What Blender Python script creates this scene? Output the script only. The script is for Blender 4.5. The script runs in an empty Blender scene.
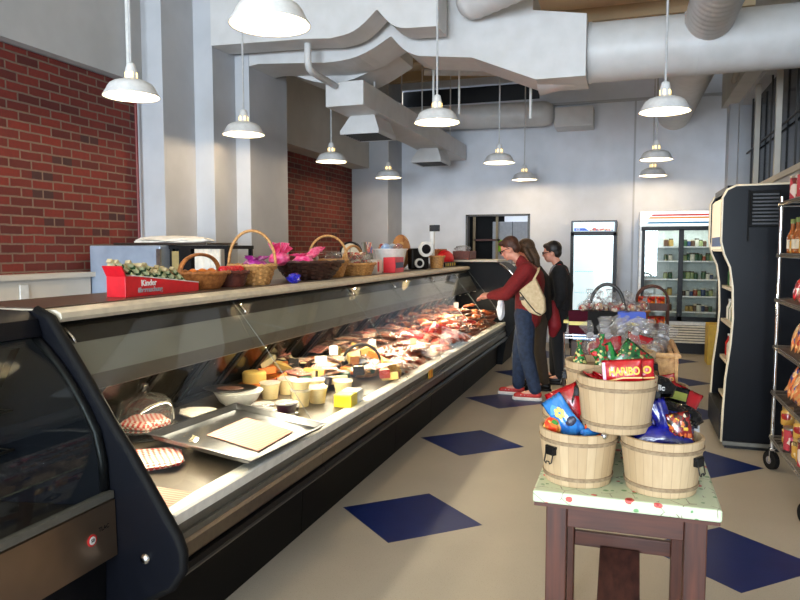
import bpy, bmesh, math, random
from mathutils import Vector, Matrix, Euler
PI = math.pi
sc = bpy.context.scene
C = sc.collection
random.seed(7)
R = random.random
def U(a, b): return a + (b - a) * R()

# ------------------------------------------------------------ camera
cd = bpy.data.cameras.new('camera'); cam = bpy.data.objects.new('camera', cd); C.objects.link(cam)
cd.sensor_width = 36; cd.lens = 690 / 800 * 36; cd.clip_end = 100
PITCH = math.atan(51 / 690); YAW = math.atan(230 / math.hypot(690, 51))
cam.location = (0, 0, 1.6); cam.rotation_euler = (PI / 2 - PITCH, 0, YAW)
sc.camera = cam
# ------------------------------------------------------------ world, daylight, exposure
w = bpy.data.worlds.new('sky'); sc.world = w; w.use_nodes = True
w.node_tree.nodes['Background'].inputs[0].default_value = (.72, .84, 1, 1)
w.node_tree.nodes['Background'].inputs[1].default_value = 2.5
def area(name, loc, rot, sx, sy, e, col):
    l = bpy.data.lights.new(name, 'AREA'); l.shape = 'RECTANGLE'; l.size = sx; l.size_y = sy; l.energy = e; l.color = col
    o = bpy.data.objects.new(name, l); C.objects.link(o); o.location = loc; o.rotation_euler = rot; return o
area('storefront_daylight', (-1.6, -8.7, 2.1), (PI / 2, 0, 0), 5.4, 3.3, 1500, (.74, .87, 1.0))
area('backroom_fill', (-2.2, 13.2, 2.8), (0, 0, 0), .8, .8, 25, (.9, .95, 1))  # added fill without a fixture, brightens the dim back room
area('side_area_light', (1.42, -4.4, 2.3), (0, PI / 2, 0), 1.6, 4.0, 60, (.85, .92, 1.0))  # unseen cool area light at the right wall, where no window opens
vs = sc.view_settings; vs.view_transform = 'Standard'; vs.look = 'None'; vs.gamma = 1; vs.exposure = 0.28
LAMP_E = 7; CASE_E = 11

# ------------------------------------------------------------ materials
def s2l(c): return tuple(((v / 255) / 12.92 if v / 255 <= .04045 else ((v / 255 + .055) / 1.055) ** 2.4) for v in c)
class NT:
    def __init__(s, name):
        s.m = bpy.data.materials.new(name); s.m.use_nodes = True; s.t = s.m.node_tree; s.n = s.t.nodes
        s.p = s.n['Principled BSDF']; s.out = s.n['Material Output']
    def add(s, k, **kw):
        n = s.n.new(k)
        for a, v in kw.items(): setattr(n, a, v)
        return n
    def l(s, a, b): s.t.links.new(a, b)
    def math(s, op, a, b=None, c=None):
        n = s.n.new('ShaderNodeMath'); n.operation = op
        for i, v in enumerate((a, b, c)):
            if v is None: continue
            if isinstance(v, (int, float)): n.inputs[i].default_value = v
            else: s.l(v, n.inputs[i])
        return n.outputs[0]
    def mix(s, f, a, b):
        n = s.n.new('ShaderNodeMix'); n.data_type = 'RGBA'
        for i, v in ((0, f), (6, a), (7, b)):
            if isinstance(v, tuple): n.inputs[i].default_value = v + (1,)
            elif isinstance(v, (int, float)): n.inputs[i].default_value = v
            else: s.l(v, n.inputs[i])
        return n.outputs[2]
    def obj(s): return s.add('ShaderNodeTexCoord').outputs['Object']
    def xyz(s):
        n = s.add('ShaderNodeSeparateXYZ'); s.l(s.obj(), n.inputs[0]); return n.outputs
    def noise(s, scale, detail=3, vec=None):
        n = s.add('ShaderNodeTexNoise'); n.inputs['Scale'].default_value = scale; n.inputs['Detail'].default_value = detail
        s.l(vec if vec is not None else s.obj(), n.inputs['Vector']); return n.outputs[0]
    def bump(s, h, st=.3, d=.01):
        b = s.add('ShaderNodeBump'); b.inputs['Strength'].default_value = st; b.inputs['Distance'].default_value = d
        s.l(h, b.inputs['Height']); s.l(b.outputs[0], s.p.inputs['Normal'])
MC = {}
def M(name, col, rough=.5, metal=0, col2=None, scale=20, bump=0, emit=None, es=0, alpha=1, spec=None, coat=0):
    if name in MC: return MC[name]
    t = NT(name); c = s2l(col); c2 = s2l(col2) if col2 else tuple(v * .86 for v in c)
    f = t.noise(scale)
    rr = t.add('ShaderNodeMapRange'); t.l(f, rr.inputs[0]); rr.inputs[1].default_value = .35; rr.inputs[2].default_value = .65
    t.l(t.mix(rr.outputs[0], c, c2), t.p.inputs['Base Color'])
    t.p.inputs['Roughness'].default_value = rough; t.p.inputs['Metallic'].default_value = metal
    if spec is not None: t.p.inputs['Specular IOR Level'].default_value = spec
    if coat: t.p.inputs['Coat Weight'].default_value = coat
    if bump: t.bump(f, .5, bump)
    if emit: t.p.inputs['Emission Color'].default_value = s2l(emit) + (1,); t.p.inputs['Emission Strength'].default_value = es
    t.p.inputs['Alpha'].default_value = alpha
    MC[name] = t.m; return t.m
def glassy(name, tint=(1, 1, 1), refl=1.0, rough=0.0, milk=0.0, ior=1.5, bump=0):
    if name in MC: return MC[name]
    t = NT(name); t.n.remove(t.p)
    tr = t.add('ShaderNodeBsdfTransparent'); tr.inputs[0].default_value = tint + (1,)
    gl = t.add('ShaderNodeBsdfGlossy'); gl.inputs['Roughness'].default_value = rough
    g = t.add('ShaderNodeNewGeometry'); dp = t.add('ShaderNodeVectorMath', operation='DOT_PRODUCT'); t.l(g.outputs['Normal'], dp.inputs[0]); t.l(g.outputs['Incoming'], dp.inputs[1])
    cs = t.math('ABSOLUTE', dp.outputs['Value']); f0 = ((ior - 1) / (ior + 1)) ** 2
    f = t.math('MULTIPLY', t.math('MULTIPLY_ADD', t.math('POWER', t.math('SUBTRACT', 1, cs), 5), 1 - f0, f0), refl)
    f = t.math('MINIMUM', f, 1)
    mx = t.add('ShaderNodeMixShader'); t.l(f, mx.inputs[0]); t.l(tr.outputs[0], mx.inputs[1]); t.l(gl.outputs[0], mx.inputs[2])
    if bump:
        b = t.add('ShaderNodeBump'); b.inputs['Strength'].default_value = 1; b.inputs['Distance'].default_value = bump
        t.l(t.noise(60), b.inputs['Height']); t.l(b.outputs[0], gl.inputs['Normal'])
    last = mx
    if milk:
        d = t.add('ShaderNodeBsdfDiffuse'); d.inputs[0].default_value = (.9, .9, .9, 1)
        m2 = t.add('ShaderNodeMixShader'); m2.inputs[0].default_value = milk
        t.l(mx.outputs[0], m2.inputs[1]); t.l(d.outputs[0], m2.inputs[2]); last = m2
    t.l(last.outputs[0], t.out.inputs[0]); MC[name] = t.m; return t.m
def brick_mat(name, dark):
    t = NT(name); o = t.xyz(); cb = t.add('ShaderNodeCombineXYZ'); t.l(o[1], cb.inputs[0]); t.l(o[2], cb.inputs[1])
    wob = t.noise(9, 2); 
    yy = t.math('ADD', o[2], t.math('MULTIPLY', t.math('SUBTRACT', wob, .5), .012)); t.l(yy, cb.inputs[1])
    b = t.add('ShaderNodeTexBrick'); t.l(cb.outputs[0], b.inputs[0]); b.inputs['Scale'].default_value = 1
    b.inputs['Brick Width'].default_value = .215; b.inputs['Row Height'].default_value = .0745; b.inputs['Mortar Size'].default_value = .0085
    b.inputs['Mortar Smooth'].default_value = .3; b.inputs['Bias'].default_value = -.15
    b.inputs['Color1'].default_value = (.21 , .024 , .014 , 1); b.inputs['Color2'].default_value = (.075, .012, .010, 1)
    b.inputs['Mortar'].default_value = (.20, .14, .10, 1)
    # occasional nearly black bricks
    row = t.math('FLOOR', t.math('DIVIDE', yy, .0745)); sh = t.math('MULTIPLY', t.math('MODULO', t.math('ABSOLUTE', row), 2), .1075)
    colx = t.math('FLOOR', t.math('DIVIDE', t.math('ADD', o[1], sh), .215)); c2 = t.add('ShaderNodeCombineXYZ'); t.l(row, c2.inputs[0]); t.l(colx, c2.inputs[1])
    wn = t.add('ShaderNodeTexWhiteNoise'); t.l(c2.outputs[0], wn.inputs[0]); isd = t.math('GREATER_THAN', wn.outputs[0], .95)
    notm = t.math('SUBTRACT', 1, b.outputs['Fac'])
    c = t.mix(t.math('MULTIPLY', t.math('MULTIPLY', isd, notm), .75), b.outputs['Color'], (.02, .02, .022))
    c = t.mix(t.math('MULTIPLY', t.noise(30), .45), c, (.06, .012, .01))
    if dark: c = t.mix(.55, c, (.03, .01, .006))
    t.l(c, t.p.inputs['Base Color']); t.p.inputs['Roughness'].default_value = .85
    t.bump(notm, .7, .01); return t.m
def floor_mat():
    t = NT('vinyl_floor'); o = t.xyz()
    def cell(v, c0, s, hw):
        u = t.math('DIVIDE', t.math('SUBTRACT', v, c0), s)
        return t.math('DIVIDE', t.math('MULTIPLY', t.math('ABSOLUTE', t.math('SUBTRACT', u, t.math('ROUND', u))), s), hw)
    d = t.math('ADD', cell(o[0], -1.215, 1.745, .44), cell(o[1], 3.855, 1.675, .405))
    isb = t.math('LESS_THAN', d, 1)
    sp = t.math('GREATER_THAN', t.noise(170, 1), .66)
    cream = t.mix(t.noise(2.5, 4), s2l((178, 168, 152)), s2l((164, 155, 140)))
    cream = t.mix(t.math('MULTIPLY', sp, .4), cream, s2l((120, 112, 102)))
    n2 = t.noise(8, 6); blue = t.mix(n2, s2l((6, 22, 76)), s2l((18, 38, 96)))
    t.l(t.mix(isb, cream, blue), t.p.inputs['Base Color']); t.p.inputs['Roughness'].default_value = .36
    t.p.inputs['Specular IOR Level'].default_value = .22
    t.bump(t.noise(40, 2), .05, .004); return t.m
def paint(name, col, rough=.75):
    return M(name, col, rough, 0, tuple(int(v * .96) for v in col), 3, .001)
def wood_mat(name, a, b, axis=2, scale=14, rough=.5):
    if name in MC: return MC[name]
    t = NT(name); mp = t.add('ShaderNodeMapping'); s = [scale * 1.0] * 3; s[axis] = scale * .07; mp.inputs['Scale'].default_value = s
    t.l(t.obj(), mp.inputs[0]); n = t.noise(3, 5, mp.outputs[0]); rr = t.add('ShaderNodeMapRange'); t.l(n, rr.inputs[0]); rr.inputs[1].default_value = .3; rr.inputs[2].default_value = .7
    t.l(t.mix(rr.outputs[0], s2l(a), s2l(b)), t.p.inputs['Base Color']); t.p.inputs['Roughness'].default_value = rough; t.bump(n, .2, .002); MC[name] = t.m; return t.m
def stave_mat():
    t = NT('pale_stave_wood'); o = t.xyz(); a = t.math('ARCTAN2', o[1], o[0]); k = t.math('MULTIPLY', a, 26 / (2 * PI)); cell = t.math('FLOOR', k)
    wn = t.add('ShaderNodeTexWhiteNoise', noise_dimensions='1D'); t.l(cell, wn.inputs['W'])
    mp = t.add('ShaderNodeMapping'); mp.inputs['Scale'].default_value = (60, 60, 5); t.l(t.obj(), mp.inputs[0]); g = t.noise(1.5, 4, mp.outputs[0])
    c = t.mix(wn.outputs[0], s2l((206, 182, 146)), s2l((182, 156, 120))); c = t.mix(t.math('MULTIPLY', g, .55), c, s2l((160, 128, 88)))
    fr = t.math('ABSOLUTE', t.math('SUBTRACT', t.math('FRACT', k), .5)); c = t.mix(t.math('MULTIPLY', t.math('GREATER_THAN', fr, .475), .5), c, s2l((120, 95, 65)))
    t.l(c, t.p.inputs['Base Color']); t.p.inputs['Roughness'].default_value = .6; t.bump(g, .2, .002); return t.m
def spots(name, base, others, scale=40, rough=.3, thr=.5, coat=0, z=None):
    """packaging print: base colour with voronoi patches of other colours"""
    if name in MC: return MC[name]
    t = NT(name); v = t.add('ShaderNodeTexVoronoi'); v.inputs['Scale'].default_value = scale; t.l(t.obj(), v.inputs['Vector'])
    cr = t.add('ShaderNodeValToRGB'); cr.color_ramp.interpolation = 'CONSTANT'; els = cr.color_ramp.elements
    sp = t.add('ShaderNodeSeparateColor'); t.l(v.outputs['Color'], sp.inputs[0]); t.l(sp.outputs[0], cr.inputs[0])
    els[0].color = s2l(base) + (1,); els[0].position = 0; n = len(others)
    els[1].position = thr; els[1].color = s2l(others[0]) + (1,)
    for i, c in enumerate(others[1:]):
        e = els.new(thr + (1 - thr) * (i + 1) / n); e.color = s2l(c) + (1,)
    t.l(cr.outputs[0], t.p.inputs['Base Color']); t.p.inputs['Roughness'].default_value = rough
    if coat: t.p.inputs['Coat Weight'].default_value = coat
    MC[name] = t.m; return t.m
def stripes(name, a, b, axis, period, rough=.6, fr=.5):
    if name in MC: return MC[name]
    t = NT(name); o = t.xyz(); f = t.math('LESS_THAN', t.math('FRACT', t.math('ADD', t.math('DIVIDE', o[axis], period), 50)), fr)
    t.l(t.mix(f, s2l(a), s2l(b)), t.p.inputs['Base Color']); t.p.inputs['Roughness'].default_value = rough; MC[name] = t.m; return t.m
def checks(name, a, b, scale):
    if name in MC: return MC[name]
    t = NT(name); c = t.add('ShaderNodeTexChecker'); c.inputs['Scale'].default_value = scale; t.l(t.obj(), c.inputs[0])
    c.inputs[1].default_value = s2l(a) + (1,); c.inputs[2].default_value = s2l(b) + (1,); t.l(c.outputs[0], t.p.inputs['Base Color']); MC[name] = t.m; return t.m

# ------------------------------------------------------------ mesh helpers
class B:
    def __init__(s): s.v = []; s.f = []
    def add(s, vs_, fs, m=None):
        k = len(s.v); s.v += [tuple(m @ Vector(v)) if m else tuple(v) for v in vs_]; s.f += [tuple(i + k for i in f) for f in fs]; return s
    def box(s, x0, x1, y0, y1, z0, z1, m=None):
        return s.add([(x0, y0, z0), (x1, y0, z0), (x1, y1, z0), (x0, y1, z0), (x0, y0, z1), (x1, y0, z1), (x1, y1, z1), (x0, y1, z1)],
                     [(0, 3, 2, 1), (4, 5, 6, 7), (0, 1, 5, 4), (1, 2, 6, 5), (2, 3, 7, 6), (3, 0, 4, 7)], m)
    def prism(s, poly, axis, a, b, m=None):
        """poly of 2D points; axis = extrusion axis (0,1,2); other coords in order"""
        n = len(poly)
        def P(p, t):
            q = list(p); q.insert(axis, t); return tuple(q)
        vs_ = [P(p, a) for p in poly] + [P(p, b) for p in poly]
        fs = [tuple(range(n))[::-1], tuple(range(n, 2 * n))] + [(i, (i + 1) % n, n + (i + 1) % n, n + i) for i in range(n)]
        return s.add(vs_, fs, m)
    def cyl(s, p0, p1, r0, r1=None, n=16, cap=True):
        return s.tube([p0, p1], [r0, r0 if r1 is None else r1], n, cap)
    def tube(s, pts, r, n=8, cap=True, closed=False, flat=None):
        pts = [Vector(p) for p in pts]; N = len(pts); rs = r if isinstance(r, (list, tuple)) else [r] * N; k = len(s.v)
        prev = None
        for i, p in enumerate(pts):
            a = pts[(i - 1) % N] if (closed or i > 0) else p; b = pts[(i + 1) % N] if (closed or i < N - 1) else p
            t = (b - a).normalized() if (b - a).length > 1e-9 else Vector((0, 0, 1))
            if prev is None:
                u = Vector((0, 0, 1)) if abs(t.z) < .9 else Vector((1, 0, 0)); u = (u - t * u.dot(t)).normalized()
            else: u = (prev - t * prev.dot(t)).normalized()
            prev = u; v = t.cross(u)
            for j in range(n):
                an = 2 * PI * j / n; s.v.append(tuple(p + (u * math.cos(an) * (flat or 1) + v * math.sin(an)) * rs[i]))
        for i in range(N if closed else N - 1):
            i2 = (i + 1) % N
            for j in range(n): s.f.append((k + i * n + j, k + i * n + (j + 1) % n, k + i2 * n + (j + 1) % n, k + i2 * n + j))
        if cap and not closed:
            s.f.append(tuple(k + j for j in range(n))[::-1]); s.f.append(tuple(k + (N - 1) * n + j for j in range(n)))
        return s
    def lathe(s, prof, n=24, c=(0, 0, 0), sx=1, sy=1, mod=None, m=None, caps=True):
        vs_ = []; fs = []; L = len(prof)
        for i, (r, z) in enumerate(prof):
            for j in range(n):
                a = 2 * PI * j / n; rr = r * (mod(i, j, a) if mod else 1)
                vs_.append((c[0] + rr * sx * math.cos(a), c[1] + rr * sy * math.sin(a), c[2] + z))
        for i in range(L - 1):
            for j in range(n): fs.append((i * n + j, i * n + (j + 1) % n, (i + 1) * n + (j + 1) % n, (i + 1) * n + j))
        if caps and prof[0][0] > 1e-5: fs.append(tuple(range(n))[::-1])
        if caps and prof[-1][0] > 1e-5: fs.append(tuple((L - 1) * n + j for j in range(n)))
        return s.add(vs_, fs, m)
    def ball(s, c, r, sx=1, sy=1, sz=1, n=12, mod=None, m=None):
        L = n // 2 + 2
        return s.lathe([(max(1e-6, r * math.sin(PI * i / L)), -r * sz * math.cos(PI * i / L)) for i in range(L + 1)], n, c, sx, sy, mod, m)
    def bag(s, w_, h, t, m=None, nu=10, nv=8, wob=.006, sd=0):
        """pillow packet standing in XZ, crimped top and bottom"""
        rg = random.Random(sd); k = {}
        vs_ = []; fs = []
        def idx(i, j, sd_):
            edge = i in (0, nu) or j in (0, nv)
            key = (i, j, 0 if edge else sd_)
            if key not in k:
                u = i / nu; v = j / nv
                th = 0 if edge else t / 2 * (math.sin(PI * u) ** .45) * (math.sin(PI * min(1, max(0, (v - .07) / .86))) ** .55 if .07 < v < .93 else 0.02)
                x = (u - .5) * w_ * (1 - .05 * math.sin(PI * v)); z = v * h
                k[key] = len(vs_); vs_.append((x + rg.uniform(-wob, wob) * .5, sd_ * th + rg.uniform(-wob, wob), z + rg.uniform(-wob, wob) * .4))
            return k[key]
        for sd_ in (-1, 1):
            for i in range(nu):
                for j in range(nv):
                    q = (idx(i, j, sd_), idx(i + 1, j, sd_), idx(i + 1, j + 1, sd_), idx(i, j + 1, sd_)); fs.append(q if sd_ < 0 else q[::-1])
        return s.add(vs_, fs, m)
    def out(s, name, mat, parent=None, smooth=False, loc=None, bev=0, kind=None, rot=None):
        me = bpy.data.meshes.new(name); me.from_pydata(s.v, [], s.f); me.validate()
        if len(s.f) > 1:
            bm = bmesh.new(); bm.from_mesh(me); bmesh.ops.recalc_face_normals(bm, faces=bm.faces); bm.to_mesh(me); bm.free()
        if isinstance(mat, (list, tuple)):
            for q in mat: me.materials.append(q)
        else: me.materials.append(mat)
        o = bpy.data.objects.new(name, me); C.objects.link(o)
        if parent: o.parent = parent
        if loc: o.location = loc
        if rot: o.rotation_euler = rot
        if smooth:
            for p in me.polygons: p.use_smooth = True
            if smooth != 'all':
                try: me.set_sharp_from_angle(angle=math.radians(38))
                except Exception: pass
        if bev:
            md = o.modifiers.new('bevel', 'BEVEL'); md.width = bev; md.segments = 2; md.limit_method = 'ANGLE'; md.angle_limit = .7
        if kind: o['kind'] = kind
        return o
def thing(name, label, cat, loc=(0, 0, 0), rz=0, group=None):
    o = bpy.data.objects.new(name, None); C.objects.link(o); o.empty_display_size = .05
    o.location = loc; o.rotation_euler = (0, 0, rz); o['label'] = label; o['category'] = cat
    if group: o['group'] = group
    return o
def tag(o, label, cat, group=None, kind=None):
    o['label'] = label; o['category'] = cat
    if group: o['group'] = group
    if kind: o['kind'] = kind
    return o
def dup(r, loc, rot=None, label=None, group=None, sc_=None):
    def cp(o, par):
        c = o.copy(); C.objects.link(c)
        if par: c.parent = par
        for ch in list(o.children): cp(ch, c)
        return c
    c = cp(r, None); c.location = loc
    if rot is not None: c.rotation_euler = rot if not isinstance(rot, (int, float)) else (0, 0, rot)
    if label: c['label'] = label
    if group: c['group'] = group
    if sc_: c.scale = (sc_,) * 3 if isinstance(sc_, (int, float)) else sc_
    return c
def text(body, size, mat, parent, loc, rot, name='lettering', extr=.001, sx=1, shear=0, bold=0, align='CENTER', label=None):
    cu = bpy.data.curves.new(name, 'FONT'); cu.body = body; cu.size = size; cu.extrude = extr; cu.shear = shear; cu.offset = bold
    cu.align_x = align; cu.align_y = 'CENTER'
    t = bpy.data.objects.new('tmp', cu); C.objects.link(t)
    dg = bpy.context.evaluated_depsgraph_get(); me = bpy.data.meshes.new_from_object(t.evaluated_get(dg)); me.name = name
    bpy.data.objects.remove(t)
    me.materials.clear(); me.materials.append(mat)
    o = bpy.data.objects.new(name, me); C.objects.link(o); o.parent = parent; o.location = loc; o.rotation_euler = rot; o.scale = (sx, 1, 1)
    if label: o['label'] = label
    return o
def remeshed(b, name, mat, parent, voxel=.012, it=4):
    o = b.out('tmp', mat); m = o.modifiers.new('r', 'REMESH'); m.mode = 'VOXEL'; m.voxel_size = voxel
    m2 = o.modifiers.new('s', 'SMOOTH'); m2.iterations = it; m2.factor = .5
    dg = bpy.context.evaluated_depsgraph_get(); me = bpy.data.meshes.new_from_object(o.evaluated_get(dg)); me.name = name
    bpy.data.objects.remove(o)
    for p in me.polygons: p.use_smooth = True
    q = bpy.data.objects.new(name, me); C.objects.link(q); q.parent = parent
    return q
def cap(b, p0, r0, p1, r1, fl=1):
    """tapered capsule"""
    p0 = Vector(p0); p1 = Vector(p1); n = 12; k = 4; pts = []; rs = []; d = (p1 - p0).normalized()
    for i in range(k): a = PI / 2 * (1 - (i + .15) / k); pts.append(p0 - d * r0 * math.sin(a)); rs.append(r0 * math.cos(a))
    pts.append(p0); rs.append(r0); pts.append(p1); rs.append(r1)
    for i in range(k): a = PI / 2 * ((i + .85) / k); pts.append(p1 + d * r1 * math.sin(a)); rs.append(r1 * math.cos(a))
    b.tube(pts, rs, n)
def wall_with_hole(name, axis, pos, th, a0, a1, z0, z1, holes, mat):
    """wall slab in plane axis=pos; other horizontal coord a; rectangular holes (a0,a1,z0,z1)"""
    b = B(); xs = sorted({a0, a1} | {h[0] for h in holes} | {h[1] for h in holes}); zs = sorted({z0, z1} | {h[2] for h in holes} | {h[3] for h in holes})
    for i in range(len(xs) - 1):
        for j in range(len(zs) - 1):
            cx = (xs[i] + xs[i + 1]) / 2; cz = (zs[j] + zs[j + 1]) / 2
            if any(h[0] < cx < h[1] and h[2] < cz < h[3] for h in holes): continue
            if axis == 0: b.box(pos, pos + th, xs[i], xs[i + 1], zs[j], zs[j + 1])
            else: b.box(xs[i], xs[i + 1], pos, pos + th, zs[j], zs[j + 1])
    return b.out(name, mat, kind='structure')

WHITE = paint('white_wall_paint', (184, 186, 190)); SOFF = paint('soffit_paint', (200, 196, 188)); BACKP = paint('back_wall_paint', (222, 225, 232))
DUCT = M('painted_duct_metal', (204, 203, 202), .45, 0, (196, 195, 193), 6)
STEEL = M('brushed_steel', (178, 176, 172), .28, 1, (160, 158, 155), 30); STEELD = M('dull_steel', (120, 112, 104), .35, 1, None, 30)
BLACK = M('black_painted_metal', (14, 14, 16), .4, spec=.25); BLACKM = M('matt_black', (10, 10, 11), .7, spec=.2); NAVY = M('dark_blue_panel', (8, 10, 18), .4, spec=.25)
CREAM = M('cream_edge_laminate', (214, 205, 184), .4); WHITEG = M('white_gloss', (232, 232, 228), .3); CHROME = M('chrome', (220, 220, 220), .12, 1)
GLASS = glassy('case_glass', (.97, .98, .97), .6)
H = 4.55
# ================================================================ SETTING
B().box(-4.8, 1.7, -9, 14.5, -.1, 0).out('floor', floor_mat(), kind='structure')
B().box(-4.8, 1.7, -9, 14.5, H, H + .1).out('ceiling', paint('ceiling_paint', (226, 208, 178)), kind='structure')
b = B()
b.box(-4.75, -4.6, -9, 12.1, 0, 3.18); b.out('wall_left', brick_mat('red_brick', False), kind='structure')
b = B().box(-4.75, -4.5, -9, 12.1, 3.19, H); b.out('wall_left', paint('soffit_wall', (186, 186, 186)), kind='structure')
b = B().box(-4.6, -4.48, -9, 4.88, 0, 1.36).box(-4.6, -4.44, -9, 4.9, 1.36, 1.40); b.out('trim_1', paint('wainscot_cream', (214, 208, 196)), kind='structure')
def pier(i, poly): return B().prism(poly, 2, 0, H).out('trim_%d' % i, WHITE, kind='structure')
pier(2, [(-4.6, 5.66), (-4.27, 5.66), (-4.27, 6.17), (-4.6, 6.17)])
pier(3, [(-4.6, 6.17), (-4.05, 6.17), (-4.05, 6.59), (-4.6, 6.59)])
pier(4, [(-4.6, 6.59), (-3.88, 6.59), (-3.88, 7.44), (-4.6, 7.44)])
pier(5, [(-4.6, 11.2), (-3.94, 11.2), (-3.94, 11.95), (-4.6, 11.95)])
B().box(-4.6, -4.28, 7.44, 11.2, 2.98, H).out('trim_6', SOFF, kind='structure')
wall_with_hole('wall_back', 1, 11.95, .12, -4.7, 1.6, 0, H, [(-2.75, -1.63, 0, 2.2), (-4.0, -1.5, 4.12, 4.42)], BACKP)
b = B().box(-4.0, -1.5, 12.2, 12.22, 4.0, H); b.out('dark_gap_sheet', M('dark_gap_fill', (22, 22, 24), .4), kind='structure')  # dark sheet added in place of the dark gap above the back wall
# back room behind the doorway
b = B().box(-3.2, -1.0, 14.3, 14.4, 0, 3).box(-3.3, -3.2, 12.07, 14.4, 0, 3).box(-1.0, -.9, 12.07, 14.4, 0, 3).box(-3.2, -1, 12.07, 14.4, 2.9, 3)
b.out('wall_backroom', BACKP, kind='structure')
b = B().box(-2.75, -2.71, 11.93, 12.09, 0, 2.2).box(-1.67, -1.63, 11.93, 12.09, 0, 2.2).box(-2.75, -1.63, 11.93, 12.09, 2.17, 2.2)
b.out('door_1', M('dark_bronze_frame', (46, 42, 38), .4), kind='structure')
# right wall and its high window
wall_with_hole('wall_right', 0, 1.5, .2, -9, 12.05, 0, H, [(4.5, 11.45, 2.38, 3.72)], WHITE)
b = B()
for y in (4.5, 5.9, 7.3, 8.72, 10.1): b.box(1.5, 1.56, y - .03, y + .03, 2.38, 3.72)
b.box(1.47, 1.56, 4.5, 11.45, 2.34, 2.4)
b.out('window_2', paint('window_frame_white', (190, 184, 172)), kind='structure')
p = B().box(1.66, 1.68, 4.5, 11.45, 2.38, 3.72).out('window_3', M('dark_window_pane', (8, 12, 15), .1, 0, (20, 27, 32), 1.2, spec=.08), kind='structure')
b = B()
for y in (4.9, 5.35, 6.4, 6.85, 7.75, 8.2, 9.15, 9.6, 10.55, 11.0): b.box(1.6, 1.62, y, y + .025, 2.38, 3.72)
b.box(1.6, 1.62, 4.5, 11.45, 3.0, 3.02)
b.out('window_4', M('thin_dark_muntin', (52, 50, 48), .5), kind='structure')
B().box(1.3, 1.5, -9, 11.95, 3.78, H).out('trim_7', SOFF, kind='structure')
B().box(1.38, 1.5, 11.6, 11.95, 0, 3.78).out('trim_8', WHITE, kind='structure')
# storefront behind the camera with the big window the daylight comes through
wall_with_hole('wall_front', 1, -9.1, .12, -4.7, 1.6, 0, H, [(-4.2, 1.0, .5, 3.45)], WHITE)
b = B()
for x in (-4.2, -2.9, -1.6, -.3, 1.0): b.box(x - .03, x + .03, -9.08, -9.02, .5, 3.45)
b.out('window_5', BLACK, kind='structure')
# ceiling joists
b = B()
for y in (7.9, 9.0, 10.1, 11.2): b.box(-4.5, 1.3, y, y + .12, H - .16, H)
b.out('trim_9', paint('joist_paint', (190, 166, 130)), kind='structure')
b = B().box(-4.6, 1.5, 11.90, 11.95, 3.98, 4.02).box(.02, .05, 11.92, 11.95, 0, 3.98); b.out('trim_10', WHITE, kind='structure')
# exposed red conduit at brick corner and white conduit above
o = B().tube([(-4.52, 5.58, 1.4), (-4.52, 5.58, 2.98), (-4.5, 5.52, 3.08), (-4.47, 5.45, 3.12)], .014, 8).out('conduit', M('red_brown_pipe', (110, 30, 26), .5)); tag(o, 'thin red-brown conduit running down the brick beside the white pier', 'pipe')
o = B().tube([(-4.44, 5.4, 3.1), (-4.44, 5.4, H)], .02, 8).out('conduit', WHITEG); tag(o, 'white conduit running up the wall above the brick behind the first lamp', 'pipe')
o = B().box(-4.478, -4.468, 4.13, 4.21, 1.2, 1.32).out('outlet_cover', WHITEG, bev=.003); tag(o, 'white outlet cover on the cream half wall under the brick', 'outlet')

# ================================================================ DUCTS
def arcp(x0, z0, x1, z1, sag, n=7):
    return [(x0 + (x1 - x0) * t / n, z0 + (z1 - z0) * t / n - sag * math.sin(PI * t / n)) for t in range(n + 1)]
t = thing('air_duct', 'wide flat white duct with scalloped underside, nearest the camera overhead', 'duct', (0, 6.15, 0))
prof = [(-4.05, 3.64), (-3.0, 3.61), (-2.74, 3.59)] + arcp(-2.66, 3.60, -2.28, 3.80, .05) + arcp(-2.26, 3.80, -1.98, 3.61, .05) + [(-1.69, 3.60), (-1.69, H), (-4.05, H)]
B().prism(prof, 1, 0, .33).out('duct_body', DUCT, t)
t2 = thing('air_duct', 'second flat white duct with scalloped underside, behind and below the nearest one', 'duct', (0, 6.6, 0))
prof = [(-3.93, 3.53), (-3.77, 3.55), (-3.0, 3.50)] + arcp(-2.9, 3.50, -2.30, 3.69, .05) + arcp(-2.28, 3.69, -2.0, 3.48, .04) + [(-1.47, 3.42), (-.87, 3.17), (-.42, 3.17), (-.42, 3.72), (-.9, 3.80), (-.9, 4.0), (-3.93, 4.0)]
B().prism(prof, 1, 0, .55).out('duct_body', DUCT, t2)
B().prism(arcp(-3.78, 3.62, -2.42, 3.68, .22, 14) + [(-2.42, 3.95), (-3.78, 3.95)], 1, .56, 1.15).out('curved_belly', DUCT, t2, smooth=True)
t = thing('air_duct', 'big round white duct crossing under the ceiling to the right wall', 'duct', (0, 7.0, 3.47))
def spiral_tube(b, p0, p1, r, n=40, pitch=.11):
    p0 = Vector(p0); p1 = Vector(p1); L = (p1 - p0).length; k = max(2, int(L / (pitch / 4)))
    pts = [p0 + (p1 - p0) * i / k for i in range(k + 1)]; rs = [r + (.006 if i % 4 == 0 else 0) for i in range(k + 1)]
    b.tube(pts, rs, n)
b = B(); b.tube([(-.9, 0, -.03), (-.45, 0, 0), (-.42, 0, 0)], [.33, .285, .285], 40); b.out('duct_reducer', DUCT, t, smooth='all')
b = B(); b.cyl((-.43, 0, 0), (1.5, 0, 0), .275, n=48); b.out('duct_body', DUCT, t, smooth=True)
b = B()
for x in (-.40, .55): b.cyl((x - .012, 0, 0), (x + .012, 0, 0), .283, n=48)
b.out('joint_band', DUCT, t, smooth=True)
t = thing('air_duct', 'round spiral duct running straight away, joining the big cross duct', 'duct', (.62, 0, 3.62))
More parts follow.
